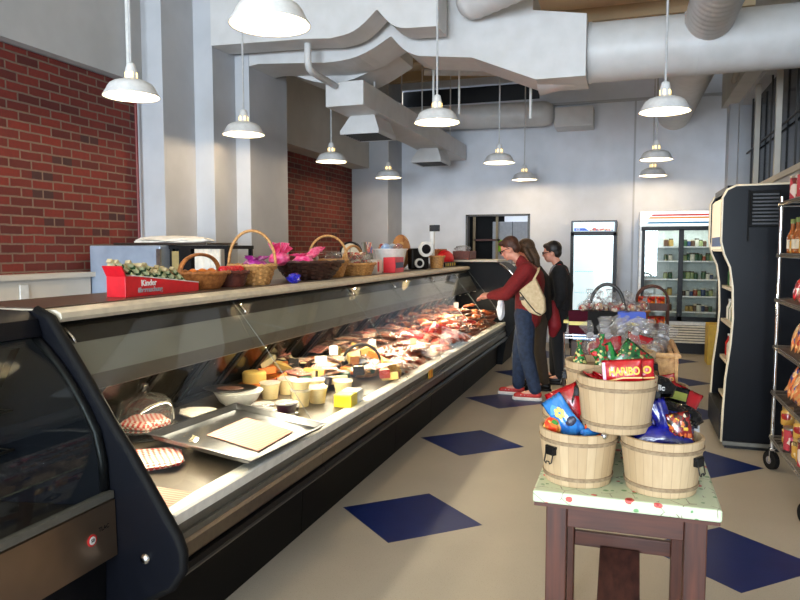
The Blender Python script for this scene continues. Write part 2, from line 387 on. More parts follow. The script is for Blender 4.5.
b = B(); spiral_tube(b, (0, 4.2, .02), (0, 7.0, .0), .20); b.out('near_run', DUCT, t, smooth=True)
b = B(); spiral_tube(b, (0, 7.1, 0), (0, 11.95, .12), .25, 40, .3); b.out('far_run', DUCT, t, smooth=True)
t = thing('air_duct', 'short spiral duct slanting toward the camera at the top of the view', 'duct', (-1.42, 6.45, 3.90))
b = B(); spiral_tube(b, (0, 0, 0), (1.5, -1.0, .06), .17); b.out('duct_body', DUCT, t, smooth=True)
b = B(); b.ball((0, 0, 0), .172, n=24); b.out('end_cap', DUCT, t, smooth='all')
# rectangular supply trunk with two diffusers
t = thing('air_duct', 'white rectangular supply duct hung over the case, with two square diffusers', 'duct', (0, 7, 0))
B().box(-3.18, -2.74, 0, 4.9, 3.14, 3.40).out('duct_body', DUCT, t, bev=.006)
def diffuser(y):
    b = B(); b.add([(-3.12, y, 3.14), (-2.82, y, 3.14), (-2.82, y + .55, 3.14), (-3.12, y + .55, 3.14), (-3.24, y - .02, 2.97), (-2.76, y - .02, 2.97), (-2.76, y + .6, 2.97), (-3.24, y + .6, 2.97)],
                   [(0, 1, 5, 4), (1, 2, 6, 5), (2, 3, 7, 6), (3, 0, 4, 7), (0, 3, 2, 1)])
    b.box(-3.24, -2.76, y - .02, y, 2.93, 2.975).box(-3.24, -2.76, y + .58, y + .6, 2.93, 2.975).box(-3.24, -3.22, y, y + .6, 2.93, 2.975).box(-2.78, -2.76, y, y + .6, 2.93, 2.975)
    d = b.out('diffuser', DUCT, t)
    b = B()
    for i in range(8): b.box(-3.21, -2.79, y + .03 + i * .07, y + .045 + i * .07, 2.93, 2.965)
    b.out('grille', M('dark_grille', (60, 58, 56), .5), d)
diffuser(.55); diffuser(3.3)
b = B()
for (x, y) in ((-3.1, .5), (-2.8, .5), (-3.1, 2.4), (-2.8, 2.4), (-2.8, 4.0)): b.cyl((x, y, 3.4), (x, y, H), .009, n=6)
b.out('hanger_rod', DUCT, t)
o = B().cyl((-3.95, 11.6, 3.84), (-1.4, 11.6, 3.80), .20, n=32).ball((-1.4, 11.6, 3.80), .2, n=24).out('air_duct', DUCT, smooth=True); tag(o, 'round duct with rounded end running along the top of the back wall', 'duct')
o = B().box(-1.2, -.6, 11.45, 11.95, 3.55, 3.86).out('air_duct', DUCT, bev=.01); tag(o, 'short boxy duct against the back wall right of the round one', 'duct')
t = thing('sprinkler_pipe', 'white pipe dropping from the near duct and turning away toward the back', 'pipe', (-3.05, 6.4, 3.36))
B().tube([(0, -.1, .3), (0, -.1, .08), (0, -.07, .02), (0, 0, 0), (0, .55, -.01)], .035, 14).out('pipe', DUCT, t, smooth='all')
o = B().cyl((-2.66, 9, 3.95), (-.9, 9.6, 3.95), .05, n=14).out('sprinkler_pipe', DUCT, smooth=True); tag(o, 'thin white pipe crossing high behind the scalloped ducts', 'pipe')
for i, (x, y, z0) in enumerate([(-2.3, 8.2, 3.1), (-2.15, 8.9, 3.35), (-1.05, 7.6, 3.0), (-1.9, 9.8, 3.45), (-.95, 9.4, 2.95)][:3]):
    o = B().cyl((x, y, z0), (x, y, H), .014, n=8).out('hanger_rod', WHITEG)
    tag(o, ['thick white hanger rod beside the rectangular duct', 'white hanger rod right of the thick one, above the duct', 'white rod hanging down right of the middle near lamp'][i], 'rod')
o = B().tube([(1.05, 7.4, 3.7), (1.2, 9.8, 3.72)], .035, 10).out('ceiling_pipe', paint('beige_pipe', (176, 164, 146))); tag(o, 'short beige pipe under the ceiling beside the dark high windows', 'pipe')

# ================================================================ PENDANT LAMPS
ENAMEL = M('white_enamel', (226, 226, 224), .3); ENIN = M('warm_white_enamel_inside', (250, 246, 236), .4)
BULB = M('glowing_bulb', (255, 250, 235), .4, emit=(255, 226, 160), es=14); ROD = M('grey_rod', (190, 190, 190), .4)
LL = ['pendant lamp with white enamel shade nearest the camera, cut off at top', 'white pendant lamp in front of the brick wall at far left', 'white pendant lamp before the white piers, second of the left row',
      'white pendant lamp below the end of the rectangular duct, third of left row', 'farthest lamp of left row, under the far white pier', 'white pendant lamp at mid view, its rod crossing the scalloped duct',
      'small far white pendant lamp right of the rectangular duct', 'smallest lamp over the doorway, farthest of the middle row', 'large white pendant lamp on the right below the big round duct',
      'upper of the two far lamps stacked in view on the right', 'lower and farthest of the right-hand row of white lamps']
lp = None
for i, (x, y) in enumerate([(-1.71, 3.11), (-3.46, 4.23), (-3.57, 5.95), (-3.62, 8.13), (-3.59, 10.22), (-1.63, 5.93), (-1.62, 8.9), (-1.63, 11.2), (.24, 6.04), (.28, 9.21), (.30, 11.2)]):
    if lp is None:
        lp = thing('pendant_lamp', LL[0], 'lamp', (x, y, 2.7), 0, 'white pendant lamps')
        sh = [(.046, .125), (.085, .118), (.125, .104), (.150, .088), (.166, .066), (.172, .050), (.197, .010), (.200, 0)]
        B().lathe(sh + [(.195, .002), (.168, .046), (.146, .080), (.12, .096), (.08, .108), (.0001, .114)], 40).out('lamp_shade', ENAMEL, lp, smooth='all')
        B().lathe([(.0001, .111), (.08, .104), (.118, .092), (.143, .077), (.165, .044), (.193, .003)], 40, caps=False).out('shade_lining', ENIN, lp, smooth='all')
        B().lathe([(.044, .12), (.042, .185), (.034, .215), (.030, .235), (.012, .245), (.0001, .25)], 20).out('socket', ENAMEL, lp, smooth=True)
        b = B()
        for k in range(6):
            a = k * PI / 3 + .3; b.box(.0425, .0445, -.008, .008, .135, .172, Matrix.Rotation(a, 4, 'Z'))
        b.out('vent_slot', M('glowing_slot', (255, 230, 170), .5, emit=(255, 215, 130), es=3), lp)
        B().lathe([(.0001, .035), (.03, .045), (.042, .075), (.036, .105), (.018, .112), (.014, .118)], 16).out('bulb', BULB, lp, smooth='all')
        B().cyl((0, 0, .24), (0, 0, H - 2.7), .0095, n=10).out('rod', ROD, lp)
        l = bpy.data.lights.new('lamp_light', 'POINT'); l.energy = LAMP_E * 2; l.color = (1, .76, .48); l.shadow_soft_size = .03
        lo = bpy.data.objects.new('lamp_light', l); C.objects.link(lo); lo.parent = lp; lo.location = (0, 0, .02)
    else: dup(lp, (x, y, 2.7), 0, LL[i])
# ================================================================ DELI CASES
def dz(x): return .58 + (-1.62 - x) * .097       # height of the sloping deck
DECK = M('deck_metal', (88, 80, 70), .4, .2); RAILM = M('grey_rail', (104, 102, 95), .4, .3)
CAN = M('grey_canopy', (122, 124, 118), .4, 0, (112, 114, 108), 2); CAN2 = M('dark_canopy_lip', (92, 86, 78), .35, .3)
MIRR = M('smoky_mirror_door', (84, 80, 72), .14, 1, (74, 70, 64), 3); TUBE = M('case_tube', (255, 250, 235), .4, emit=(255, 232, 180), es=9)
CL = ['first deli case section, with sheet pan and glass dome', 'second deli case section, with cheeses and dip tubs', 'narrow third deli case section, with packaged sausages', 'fourth deli case section, with pink sliced meat and red nets',
      'fifth deli case section, heaped with smoked sausages', 'last deli case section, beside the man in red']
YS = [2.13, 3.41, 5.04, 6.06, 7.40, 8.50, 9.40]
for i in range(6):
    y0, y1 = YS[i] + .002, YS[i + 1] - .002; L = y1 - y0
    t = thing('deli_case', 'stainless and black ' + CL[i], 'display case', (-2.1, y0, 0), 0, 'refrigerated deli case sections')
    def P(poly, name, mat, a=0, b_=L, **k): return B().prism([(x + 2.1, z) for x, z in poly], 1, a, b_).out(name, mat, t, **k)
    P([(-1.72, 0), (-1.70, .36), (-1.66, .40), (-2.62, .40), (-2.62, 0)], 'base_panel', M('dull_black_panel', (7, 7, 8), .5, spec=.12))
    P([(-1.60, .352), (-1.585, .352), (-1.585, .364), (-1.60, .364)], 'kick_trim', RAILM)
    P([(-1.66, .366), (-1.575, .366), (-1.565, .385), (-1.575, .405), (-1.66, .405)], 'bumper', BLACK)
    P([(-1.64, .405), (-1.60, .405), (-1.585, .42), (-1.585, .475), (-1.60, .49), (-1.64, .49)], 'front_panel', STEELD, smooth=True)
    P([(-1.66, .49), (-1.595, .49), (-1.595, .515), (-1.61, .515), (-1.61, .555), (-1.66, .555)], 'rail', RAILM)
    P([(-1.70, .56), (-1.603, .555), (-1.598, .598), (-1.61, .602), (-1.70, .592)], 'glass_seat', M('white_rail_top', (250, 248, 240), .4))
    P([(-1.65, .50), (-1.62, .58), (-2.57, .672), (-2.57, .5)], 'deck', DECK)
    # glass front: slightly curved, real thickness
    gx = [(-1.610 - .52 * k / 10 + .018 * math.sin(PI * k / 10), .60 + .70 * k / 10) for k in range(11)]
    P(gx + [(x - .006, z - .004) for x, z in gx[::-1]], 'glass_panel', GLASS, .003, L - .003, smooth=True)
    b = B()
    b.tube([(x + 2.1, L - .002, z) for x, z in gx], .002, 6)
    b.out('glass_edge', M('glass_edge_grey', (120, 126, 122), .3), t, smooth='all')
    P([(-2.18, 1.31), (-2.13, 1.285), (-2.10, 1.225), (-2.18, 1.235)], 'painted_shade_strip', BLACK)  # black strip put in as the shade under the countertop
    P([(-2.14, 1.29), (-2.03, 1.10), (-2.045, 1.09), (-2.18, 1.28)], 'canopy', CAN)
    lip = P([(-2.03, 1.10), (-1.995, 1.045), (-2.04, 1.03), (-2.10, 1.06), (-2.06, 1.10)], 'canopy_lip', CAN2)
    P([(-2.60, .665), (-2.57, .672), (-2.21, 1.08), (-2.24, 1.09)], 'rear_door', MIRR)
    b = B(); n = max(2, round(L / .42))
    for k in range(n + 1):
        yy = min(max(.03, L * k / n), L - .03)
        b.prism([(-2.56 + 2.1, .675), (-2.545 + 2.1, .675), (-2.185 + 2.1, 1.085), (-2.205 + 2.1, 1.085)], 1, yy - .022, yy + .022)
    b.prism([(-2.575 + 2.1, .672), (-2.52 + 2.1, .667), (-2.50 + 2.1, .70), (-2.555 + 2.1, .70)], 1, 0, L)
    b.out('door_frame', BLACK, t)
    B().cyl((-2.075 + 2.1, .06, 1.035), (-2.075 + 2.1, L - .06, 1.035), .013, n=10).out('light_tube', TUBE, t)
    P([(-2.62, 0), (-2.62, 1.31), (-2.60, 1.31), (-2.60, 0)], 'rear_wall', STEELD)
    b = B().tube([(-.01, .02, 1.285), (.03, .02, 1.25), (.04, .02, 1.23)], .007, 8)
    b.out('glass_hinge', CHROME, t, smooth='all')
    a = area('case_light', (-2.0, y0 + L / 2, 1.025), (0, math.radians(-14), 0), .04, L * .9, CASE_E * L, (1, .86, .62)); a.rotation_euler = (0, math.radians(-22), 0)
t = thing('countertop', 'long cream-edged counter ledge along the top of the deli cases', 'countertop', (-2.1, 2.13, 1.31))
pf = [(-.04, 0), (-.012, .004), (0, .02), (-.004, .04), (-.03, .052), (-.58, .052), (-.58, 0)]
B().prism(pf, 1, 0, 7.27).out('top_board', CREAM, t, smooth=True)
B().box(-.56, -.10, 0, 7.27, .0521, .058).out('dark_inlay', M('dark_counter', (92, 78, 68), .3), t)
b = B()
for y in YS[1:-1]: b.box(-.02, .004, y - 2.13 - .02, y - 2.13 + .02, .003, .008)
b.out('joint_clip', CHROME, t)
# near case: set a little back, curved glass, warm steel panel
t = thing('deli_case', 'dark curved-glass deli case at lower left, closest to the camera', 'display case', (-2.1, .3, 0))
def P(poly, name, mat, a=0, b_=1.78, **k): return B().prism([(x + 2.1, z) for x, z in poly], 1, a, b_).out(name, mat, t, **k)
P([(-1.9, 0), (-1.88, .42), (-2.75, .42), (-2.75, 0)], 'base_panel', BLACK)
P([(-1.86, .42), (-1.825, .44), (-1.83, .655), (-1.88, .665), (-1.9, .42)], 'front_panel', M('warm_steel', (150, 128, 108), .32, .9, (132, 112, 94), 3), smooth=True)
P([(-1.862, .662), (-1.832, .662), (-1.834, .688), (-1.862, .688)], 'glass_rail', RAILM)
gx = [(-1.85, .69), (-1.855, .80), (-1.88, .91), (-1.93, 1.0), (-1.985, 1.08), (-2.04, 1.15), (-2.10, 1.21), (-2.17, 1.27)]
P(gx + [(x - .006, z - .004) for x, z in gx[::-1]], 'glass_panel', glassy('tinted_glass', (.88, .91, .89), .8), smooth=True)
P([(-2.15, 1.265), (-2.17, 1.33), (-2.22, 1.36), (-2.66, 1.37), (-2.66, 1.33), (-2.3, 1.30), (-2.22, 1.25)], 'top_cap', NAVY, smooth=True)
P([(-2.65, .56), (-1.90, .62), (-1.90, .58), (-2.65, .52)], 'deck', M('dark_deck', (26, 24, 22), .5, spec=.2))
P([(-2.68, .5), (-2.64, .5), (-2.6, 1.3), (-2.64, 1.3)], 'rear_door', M('dim_grey_door', (150, 156, 144), .5), 0, 1.78)
b = B()
for y in (.5, 1.1, 1.72): b.prism([(-.44 - .10, .62), (-.40 - .10, .62), (-.12, 1.22), (-.16, 1.22)], 1, y - .02, y + .02)
b.out('door_frame', BLACK, t)
for z in (.80, .96):
    b = B().tube([(-.5, 0, z), (-.5, 1.78, z)], .006, 6).tube([(-.22, 0, z), (-.22, 1.78, z)], .006, 6)
    for k in range(30): b.tube([(-.5, .03 + k * .06, z + .003), (-.22, .03 + k * .06, z + .003)], .0025, 5)
    b.out('wire_shelf', STEELD, t)
b = B()
for k in range(24): b.box(.195, .215, .02 + k * .072, .065 + k * .072, .635, .65)
b.out('vent_strip', BLACK, t)
d = B().cyl((.2725, 1.655, .545), (.2755, 1.655, .545), .022, n=20).out('price_sticker', M('red_sticker', (200, 40, 36), .5), t)
B().cyl((.2755, 1.655, .545), (.2765, 1.655, .545), .015, n=20).out('white_disc', WHITEG, d)
text('50', .018, BLACKM, d, (.277, 1.655, .545), (PI / 2, 0, PI / 2))
text('TLAC', .022, BLACKM, t, (.2745, 1.715, .57), (PI / 2, 0, PI / 2), extr=.0005)
area('near_case_fill', (-2.35, 1.2, 1.28), (0, math.radians(10), 0), .05, 1.5, 2.0, (1, .92, .8))  # fill light added to brighten the dark inside of the near case
# end panel between the two cases
t = thing('end_panel', 'dark blue sloping end panel with a chrome bolt between the two cases', 'panel', (-2.1, 2.085, 0))
op = [(-2.62, 1.34), (-2.2, 1.36), (-2.13, 1.33), (-2.03, 1.19), (-1.95, 1.08), (-1.84, .92), (-1.77, .83), (-1.57, .53), (-1.55, .48), (-1.55, .41), (-1.60, .34), (-1.74, .26), (-1.74, 0), (-2.62, 0)]
B().prism([(x + 2.1, z) for x, z in op], 1, 0, .04).out('panel_board', NAVY, t, bev=.003)
ed = op[1:12]; b = B(); b.tube([(x + 2.1, .02, z) for x, z in ed], .021, 8); b.out('edge_gasket', BLACKM, t, smooth='all')
b = B(); gp = [(-1.87, .68), (-1.875, .80), (-1.90, .91), (-1.95, 1.0), (-2.0, 1.075), (-2.06, 1.15), (-2.12, 1.21), (-2.19, 1.27)]
b.tube([(x + 2.1, -.012, z) for x, z in gp], .017, 8); b.out('inner_gasket', BLACK, t, smooth='all')
B().lathe([(.0001, .014), (.016, .012), (.022, .004), (.022, 0)], 20, m=Matrix.Translation((.40, -.001, .44)) @ Matrix.Rotation(PI / 2, 4, 'X')).out('bolt', CHROME, t, smooth='all')
# far end: dark curved case unit with chrome edge
t = thing('display_unit', 'dark curved glass unit with a chrome edge at the far end of the counter', 'display case', (-2.1, 9.45, 0))
cv = [(.5, .3), (.74, .80), (.74, .98), (.66, 1.16), (.54, 1.30), (.40, 1.40)]
B().prism([(-.5, 0), (.45, 0)] + cv + [(-.5, 1.42)], 1, 0, .8).out('cabinet', MC['dull_black_panel'], t, smooth=True)
B().tube([(x + .004, -.004, z) for x, z in cv[1:]], .016, 8).out('chrome_edge', CHROME, t, smooth='all')
B().box(-.5, .38, -.03, .8, 1.42, 1.45).out('top_ledge', CREAM, t, bev=.006)

# ---------------------------------------------------------------- goods in the case
PINKP = stripes('pink_striped_paper', (206, 160, 142), (176, 116, 102), 1, .022, .7); REDCH = checks('red_check_paper', (225, 60, 50), (248, 236, 224), 60)
PAPER = M('white_paper', (240, 234, 222), .8, 0, (228, 220, 206), 20, .003); CREAMT = M('cream_dip', (232, 212, 160), .5); ALU = M('aluminium_pan', (128, 130, 134), .3, 1, (122, 124, 128), 3)
CLEAR = glassy('clear_plastic', (.97, .97, .97), 1.2, .08, .10, bump=.004); CRYST = glassy('dome_glass', (.90, .92, .91), 3.0, .03, .03)
def put(x, y, dzz=0): return (x, y, dz(x) + dzz)
# dome
t = thing('cake_dome', 'clear glass cake dome with a knob on a cake stand at the near end', 'cake dome', put(-2.31, 2.86)); t.scale = (.92, .92, 1.12)
B().lathe([(.10, 0), (.09, .012), (.03, .02), (.025, .035), (.05, .042), (.165, .046), (.17, .056), (.0001, .052)], 36).out('stand', CRYST, t, smooth=True)
B().lathe([(.152, .056), (.154, .062), (.152, .12), (.135, .165), (.10, .19), (.05, .20), (.012, .203), (.010, .215), (.022, .228), (.02, .245), (.0001, .25)], 36).out('glass_dome', CRYST, t, smooth='all')
B().lathe([(.0001, .060), (.12, .058), (.125, .075), (.10, .09), (.0001, .085)], 14, mod=lambda i, j, a: 1 + .12 * math.sin(5 * a)).out('paper_liner', REDCH, t)
o = B().lathe([(.0001, .0), (.16, .002), (.17, .02), (.12, .03), (.0001, .02)], 16, mod=lambda i, j, a: 1 + .1 * math.sin(4 * a + i)).out('wrapping_paper', REDCH, loc=put(-2.08, 2.58), smooth=False)
tag(o, 'crumpled red and white checked paper between the glass dome and the pan', 'paper')
def sheetpan():
    t = thing('sheet_pan', 'aluminium sheet pan holding pink striped paper, tilted in the near section', 'tray', (-1.85, 3.02, .665), math.radians(-4))
    b = B(); a, c, h_ = .27, .33, .028
    b.add([(-a, -c, 0), (a, -c, 0), (a, c, 0), (-a, c, 0), (-a - .015, -c - .015, h_), (a + .015, -c - .015, h_), (a + .015, c + .015, h_), (-a - .015, c + .015, h_),
           (-a - .03, -c - .03, h_), (a + .03, -c - .03, h_), (a + .03, c + .03, h_), (-a - .03, c + .03, h_)],
          [(0, 1, 2, 3)] + [(i, (i + 1) % 4, 4 + (i + 1) % 4, 4 + i) for i in range(4)] + [(4 + i, 4 + (i + 1) % 4, 8 + (i + 1) % 4, 8 + i) for i in range(4)])
    o = b.out('pan', ALU, t); m = o.modifiers.new('s', 'SOLIDIFY'); m.thickness = .003
    t.rotation_euler = (0, math.radians(6), math.radians(-4)); return t
sp = sheetpan()
o = B().prism([(-.13, -.16), (.2, -.2), (.17, .17), (-.15, .2)], 2, 0, .002, Matrix.Translation((.02, .02, .004))).out('striped_paper', PINKP, sp)
o = B().prism([(-.1, -.1), (.11, -.11), (.1, .1), (-.11, .11)], 2, 0, .004).out('wrapping_paper', PINKP, loc=put(-1.76, 2.27, .002), rot=(0, .09, .2)); tag(o, 'pink striped paper sheet lying at the very near end of the deck', 'paper')
o = B().ball((0, 0, .0), .1, 1.3, 1, .28, 14, mod=lambda i, j, a: 1 + .12 * math.sin(3 * a + i * 1.7)).out('paper_bag', PAPER, loc=put(-2.28, 3.30, .03), rot=(0, .1, .5)); tag(o, 'crumpled white paper between the glass dome and the white bowl', 'paper')
t = thing('mixing_bowl', 'white bowl with a tray across its rim behind the sheet pan', 'bowl', put(-2.24, 3.62))
B().lathe([(.06, 0), (.065, .008), (.11, .04), (.145, .10), (.15, .105), (.142, .105), (.105, .045), (.0001, .015)], 36).out('bowl_body', WHITEG, t, smooth='all')
tr = thing('serving_tray', 'shallow silver tray with sliced meat, resting on the white bowl', 'tray', (-2.27, 3.58, dz(-2.24) + .108), .3)
B().lathe([(.0001, 0), (.12, .002), (.155, .016), (.165, .018), (.15, .012), (.0001, .006)], 30, sy=.7).out('plate', ALU, tr, smooth='all')
B().ball((0, 0, .014), .07, 1.2, .8, .15, 12).out('sliced_meat', M('dark_meat', (90, 60, 50), .5), tr)
# dark jam tubs
jt = None
JAM = M('dark_jam', (44, 20, 34), .3); LIDC = glassy('clear_lid', (.95, .95, .95), 1.5, .1, .25)
for k, (x, y, l) in enumerate([(-2.12, 3.45, 0), (-1.99, 3.50, 0), (-1.86, 3.52, 0), (-1.86, 3.52, 1), (-2.06, 3.60, 0), (-1.92, 3.66, 0)]):
    lab = 'clear-lidded tub of dark purple jam behind the pan'
    if jt is None:
        jt = thing('jam_tub', lab, 'tub', put(x, y), 0, 'dark jam tubs')
        B().lathe([(.042, 0), (.05, .04), (.05, .042), (.0001, .042)], 24).out('tub_body', JAM, jt, smooth=True)
        B().lathe([(.053, .040), (.054, .046), (.05, .049), (.0001, .049)], 24).out('lid', LIDC, jt, smooth=True); jt.scale = (1.25, 1.25, 1.2)
    else: dup(jt, put(x, y, l * .061), U(0, 3))
ct = None
for k, (x, y, l) in enumerate([(-2.19, 3.92, 0), (-2.16, 4.10, 0), (-1.95, 3.88, 0), (-1.90, 4.02, 0), (-1.95, 3.88, 1), (-1.84, 4.30, 0), (-2.0, 4.20, 0)]):
    if ct is None:
        ct = thing('dip_tub', 'clear tub of creamy beige dip beside the cheeses', 'tub', put(x, y), 0, 'creamy dip tubs')
        B().lathe([(.040, 0), (.053, .085), (.0001, .085)], 24).out('tub_body', CREAMT, ct, smooth=True)
        B().lathe([(.056, .085), (.057, .094), (.0001, .094)], 24).out('lid', LIDC, ct, smooth=True); ct.scale = (1.2, 1.2, 1.15)
    else: dup(ct, put(x, y, l * .11), 0, sc_=(1.2, 1.2, 1.15 if l == 0 else .6))
# orange trays with cheese
ORG = M('orange_cheese', (222, 120, 40), .5); YEL = M('yellow_cheese', (232, 196, 110), .5); YW = M('bright_yellow_pack', (250, 225, 40), .4)
for k, (x, y, r_) in enumerate([(-2.38, 4.05, .2), (-2.38, 4.42, -.1)]):
    t = thing('cheese_block', ['orange cheese block with a pale cheese on it, behind the dip tubs', 'orange cheese block left of the wicker cheese basket'][k], 'cheese', put(x, y), r_)
    B().box(-.10, .10, -.09, .09, 0, .05).out('cheese_body', ORG, t, bev=.01)
o = B().lathe([(.075, 0), (.08, .01), (.08, .065), (.07, .075), (.0001, .075)], 24).out('round_cheese', YEL, loc=put(-2.38, 4.05, .052), smooth=True); tag(o, 'pale yellow cheese wheel on the orange cheese block', 'cheese')
# cheese basket with red cloth
def wicker(b, r0, r1, h_, n=40, rows=9, sx=1, sy=1, amp=.03):
    prof = [(1e-4, 0)]
    for i in range(rows + 1): prof.append((r0 + (r1 - r0) * (i / rows) ** .8, h_ * i / rows))
    def md(i, j, a): return 1 + (amp * (1 if (i + (j // 2)) % 2 else -1) if 0 < i <= rows + 1 else 0)
    b.lathe(prof, n, sx=sx, sy=sy, mod=md)
    inn = [(r1 * .93, h_), (r0 * .9, .012), (1e-4, .01)]; b.lathe(inn, n, sx=sx, sy=sy)
    b.tube([((r1 + .004) * sx * math.cos(a), (r1 + .004) * sy * math.sin(a), h_ + .004 * math.sin(a * 20)) for a in [2 * PI * k / 48 for k in range(48)]], .011, 7, closed=True); return b
def arch(b, r, h0, h1, ax=0, th=.009, wob=.003):
    pts = []
    for k in range(21):
        a = PI * k / 20; d = -r * math.cos(a); z = h0 + (h1 - h0) * math.sin(a) ** .8
        pts.append((d, 0, z) if ax == 0 else (0, d, z))
    b.tube(pts, th, 7, flat=1.6); return b
WD = M('dark_wicker', (74, 40, 26), .6, 0, (46, 24, 16), 60, .004); WM = M('honey_wicker', (176, 112, 56), .55, 0, (140, 82, 38), 60, .004); WL = M('pale_wicker', (206, 158, 96), .55, 0, (166, 116, 64), 60, .004); WR = M('reddish_wicker', (104, 48, 34), .55, 0, (76, 32, 24), 60, .004)
t = thing('wicker_basket', 'dark wicker basket holding cloth-wrapped cheese inside the case', 'basket', put(-2.12, 4.60), .3)
b = wicker(B(), .11, .15, .07); b.out('basket_body', WD, t, smooth=True); arch(B(), .145, .06, .17, 0, .006).out('handle', WD, t, smooth='all')
o = B().ball((0, 0, 0), .10, 1, 1, .55, 14, mod=lambda i, j, a: 1 + .08 * math.sin(5 * a)).out('wrapped_cheese', stripes('red_stripe_paper', (240, 226, 214), (206, 90, 84), 0, .02), loc=put(-2.13, 4.6, .09), smooth=True); tag(o, 'round cheese wrapped in red striped paper, in the dark basket', 'cheese')
t = thing('price_card', 'white price card standing in the wrapped cheese basket', 'sign', put(-2.13, 4.57, .14), .5); B().box(-.045, .045, -.002, .002, 0, .05).out('card', WHITEG, t)
# butter / yellow pack
t = thing('pasta_box', 'bright yellow and white pack lying against the front rail', 'pack', put(-1.72, 4.12), .05)
B().box(-.06, .06, -.13, .0, 0, .085).out('yellow_end', YW, t, bev=.01); B().box(-.06, .06, .001, .12, 0, .085).out('white_end', WHITEG, t, bev=.01)
t = thing('wicker_basket', 'flat tray-like pale basket beside the yellow pack', 'basket', put(-1.98, 5.0), .5)
b = wicker(B(), .13, .16, .05); b.out('basket_body', WL, t, smooth=True); arch(B(), .155, .04, .24, 0, .007).out('handle', M('black_wire', (20, 18, 18), .4), t, smooth='all')
o = B().lathe([(.06, 0), (.07, .02), (.07, .10), (.065, .12), (.0001, .13)], 20).out('biscuit_tin', M('biscuit_stack', (206, 166, 96), .6, 0, (180, 136, 70), 90), loc=put(-1.76, 5.0), smooth=True); tag(o, 'short stack of wafer biscuits against the rail past the yellow pack', 'biscuits')
o = B().lathe([(.05, 0), (.055, .02), (.055, .08), (.0001, .09)], 20).out('biscuit_tin', MC['biscuit_stack'], loc=put(-1.76, 5.16), smooth=True); tag(o, 'small wafer stack just beyond the taller one at the rail', 'biscuits')

# prototypes kept and repeated
def proto_pack():
    b = B(); b.bag(.17, .24, .035, wob=.004, sd=3); return b
PACKC = [('vacuum pack of pink sliced sausage', spots('pink_meat', (214, 128, 112), [(176, 84, 74), (216, 150, 134), (150, 66, 56)], 30, .3)),
         ('vacuum pack of brown smoked sausages', spots('brown_meat', (128, 66, 40), [(90, 40, 26), (160, 90, 56), (176, 120, 86)], 30, .3)),
         ('clear wrapped pack of pale meat', spots('pale_meat', (200, 150, 120), [(216, 180, 156), (170, 96, 76), (206, 186, 168)], 26, .3))]
WRAP = glassy('cling_film', (.98, .98, .98), 1.3, .12, .05, bump=.01)
pk = []
for nme, mt in PACKC:
    t = thing('meat_pack', nme, 'packaged meat')
    proto_pack().out('meat', mt, t, smooth='all'); B().bag(.185, .255, .05, wob=.007, sd=8).out('plastic_film', WRAP, t); pk.append([t, False, nme])
def place(protos, k, loc, rot, label, group, scl=1):
    t = protos[k][0]
    if not protos[k][1]: protos[k][1] = True; t.location = loc; t.rotation_euler = rot; t['label'] = label; t['group'] = group; t.scale = (scl,) * 3; return t
    return dup(t, loc, rot, label, group, scl)
BR = spots('smoked_skin', (130, 60, 24), [(104, 42, 18), (160, 84, 38), (84, 32, 14)], 14, .35, .35, coat=.15); OR = spots('orange_smoked_skin', (172, 88, 40), [(150, 66, 28), (192, 116, 62), (124, 52, 24)], 14, .35, .35, coat=.15)
RD = spots('cured_red', (172, 44, 34), [(130, 28, 24), (206, 96, 80), (232, 190, 176)], 22, .3, .45, coat=.4); DKB = M('dark_salami_skin', (58, 28, 20), .35, 0, (88, 44, 30), 20)
HAM = spots('ham_cut', (216, 128, 104), [(186, 84, 66), (206, 140, 116), (160, 60, 48)], 18, .3, .45, coat=.3); PNK = spots('bacon_slices', (200, 112, 96), [(216, 160, 142), (160, 64, 54), (222, 186, 170)], 26, .35, .4)
NETR = M('bright_red_net', (206, 22, 26), .5); GRN = M('herb_green', (110, 124, 60), .7)
def saus(mt, L=.2, r=.019, bend=.04, nm='smoked_sausage'):
    b = B(); pts = []; rs = []
    for k in range(13):
        u = k / 12; pts.append(((u - .5) * L, bend * math.sin(PI * u), r)); rs.append(r * min(1, .25 + 1.6 * min(u, 1 - u) * 4))
    b.tube(pts, rs, 10); return b
def mk(nm, cat, b, mt, smooth='all', ends=None):
    t = thing(nm, nm, cat); b.out(nm.split('_')[-1] + '_body', mt, t, smooth=smooth)
    if ends: ends.out('tied_end', M('string', (214, 200, 170), .8), t)
    return [t, False, nm]
def tie(L, r): return B().ball((-L / 2 - .006, 0, r), .008, n=6).ball((L / 2 + .006, 0, r), .008, n=6)
SA = [mk('smoked_sausage', 'sausage', saus(BR), BR, ends=tie(.2, .019)), mk('smoked_sausage', 'sausage', saus(OR, .22, .022, .05), OR, ends=tie(.22, .022)), mk('salami_stick', 'sausage', saus(DKB, .30, .021, .005), DKB, ends=tie(.30, .021)),
      mk('cured_sausage', 'sausage', saus(RD, .18, .024, .03), RD, ends=tie(.18, .024))]
def lump(sx, sy, sz, sd):
    rg = random.Random(sd); ph = [rg.uniform(0, 6) for _ in range(4)]
    return B().ball((0, 0, .06 * sz), .09, sx, sy, sz * .6, 16, mod=lambda i, j, a: 1 + .09 * math.sin(2 * a + ph[0] + i * .5) + .06 * math.sin(5 * a + ph[1] + i))
HM = [mk('ham_piece', 'meat', lump(1.2, .8, .8, 1), OR), mk('ham_piece', 'meat', lump(1.1, .9, .7, 2), HAM), mk('ham_piece', 'meat', lump(.9, .7, .6, 3), BR)]
def slicefan():
    b = B()
    for k in range(9): b.lathe([(.0001, 0), (.05, 0), (.052, .003), (.05, .006), (.0001, .006)], 14, m=Matrix.Translation((-.1 + k * .025, 0, .018)) @ Matrix.Rotation(math.radians(-38), 4, 'Y'))
    return b
SL = [mk('sliced_bacon', 'meat', slicefan(), PNK, True)]
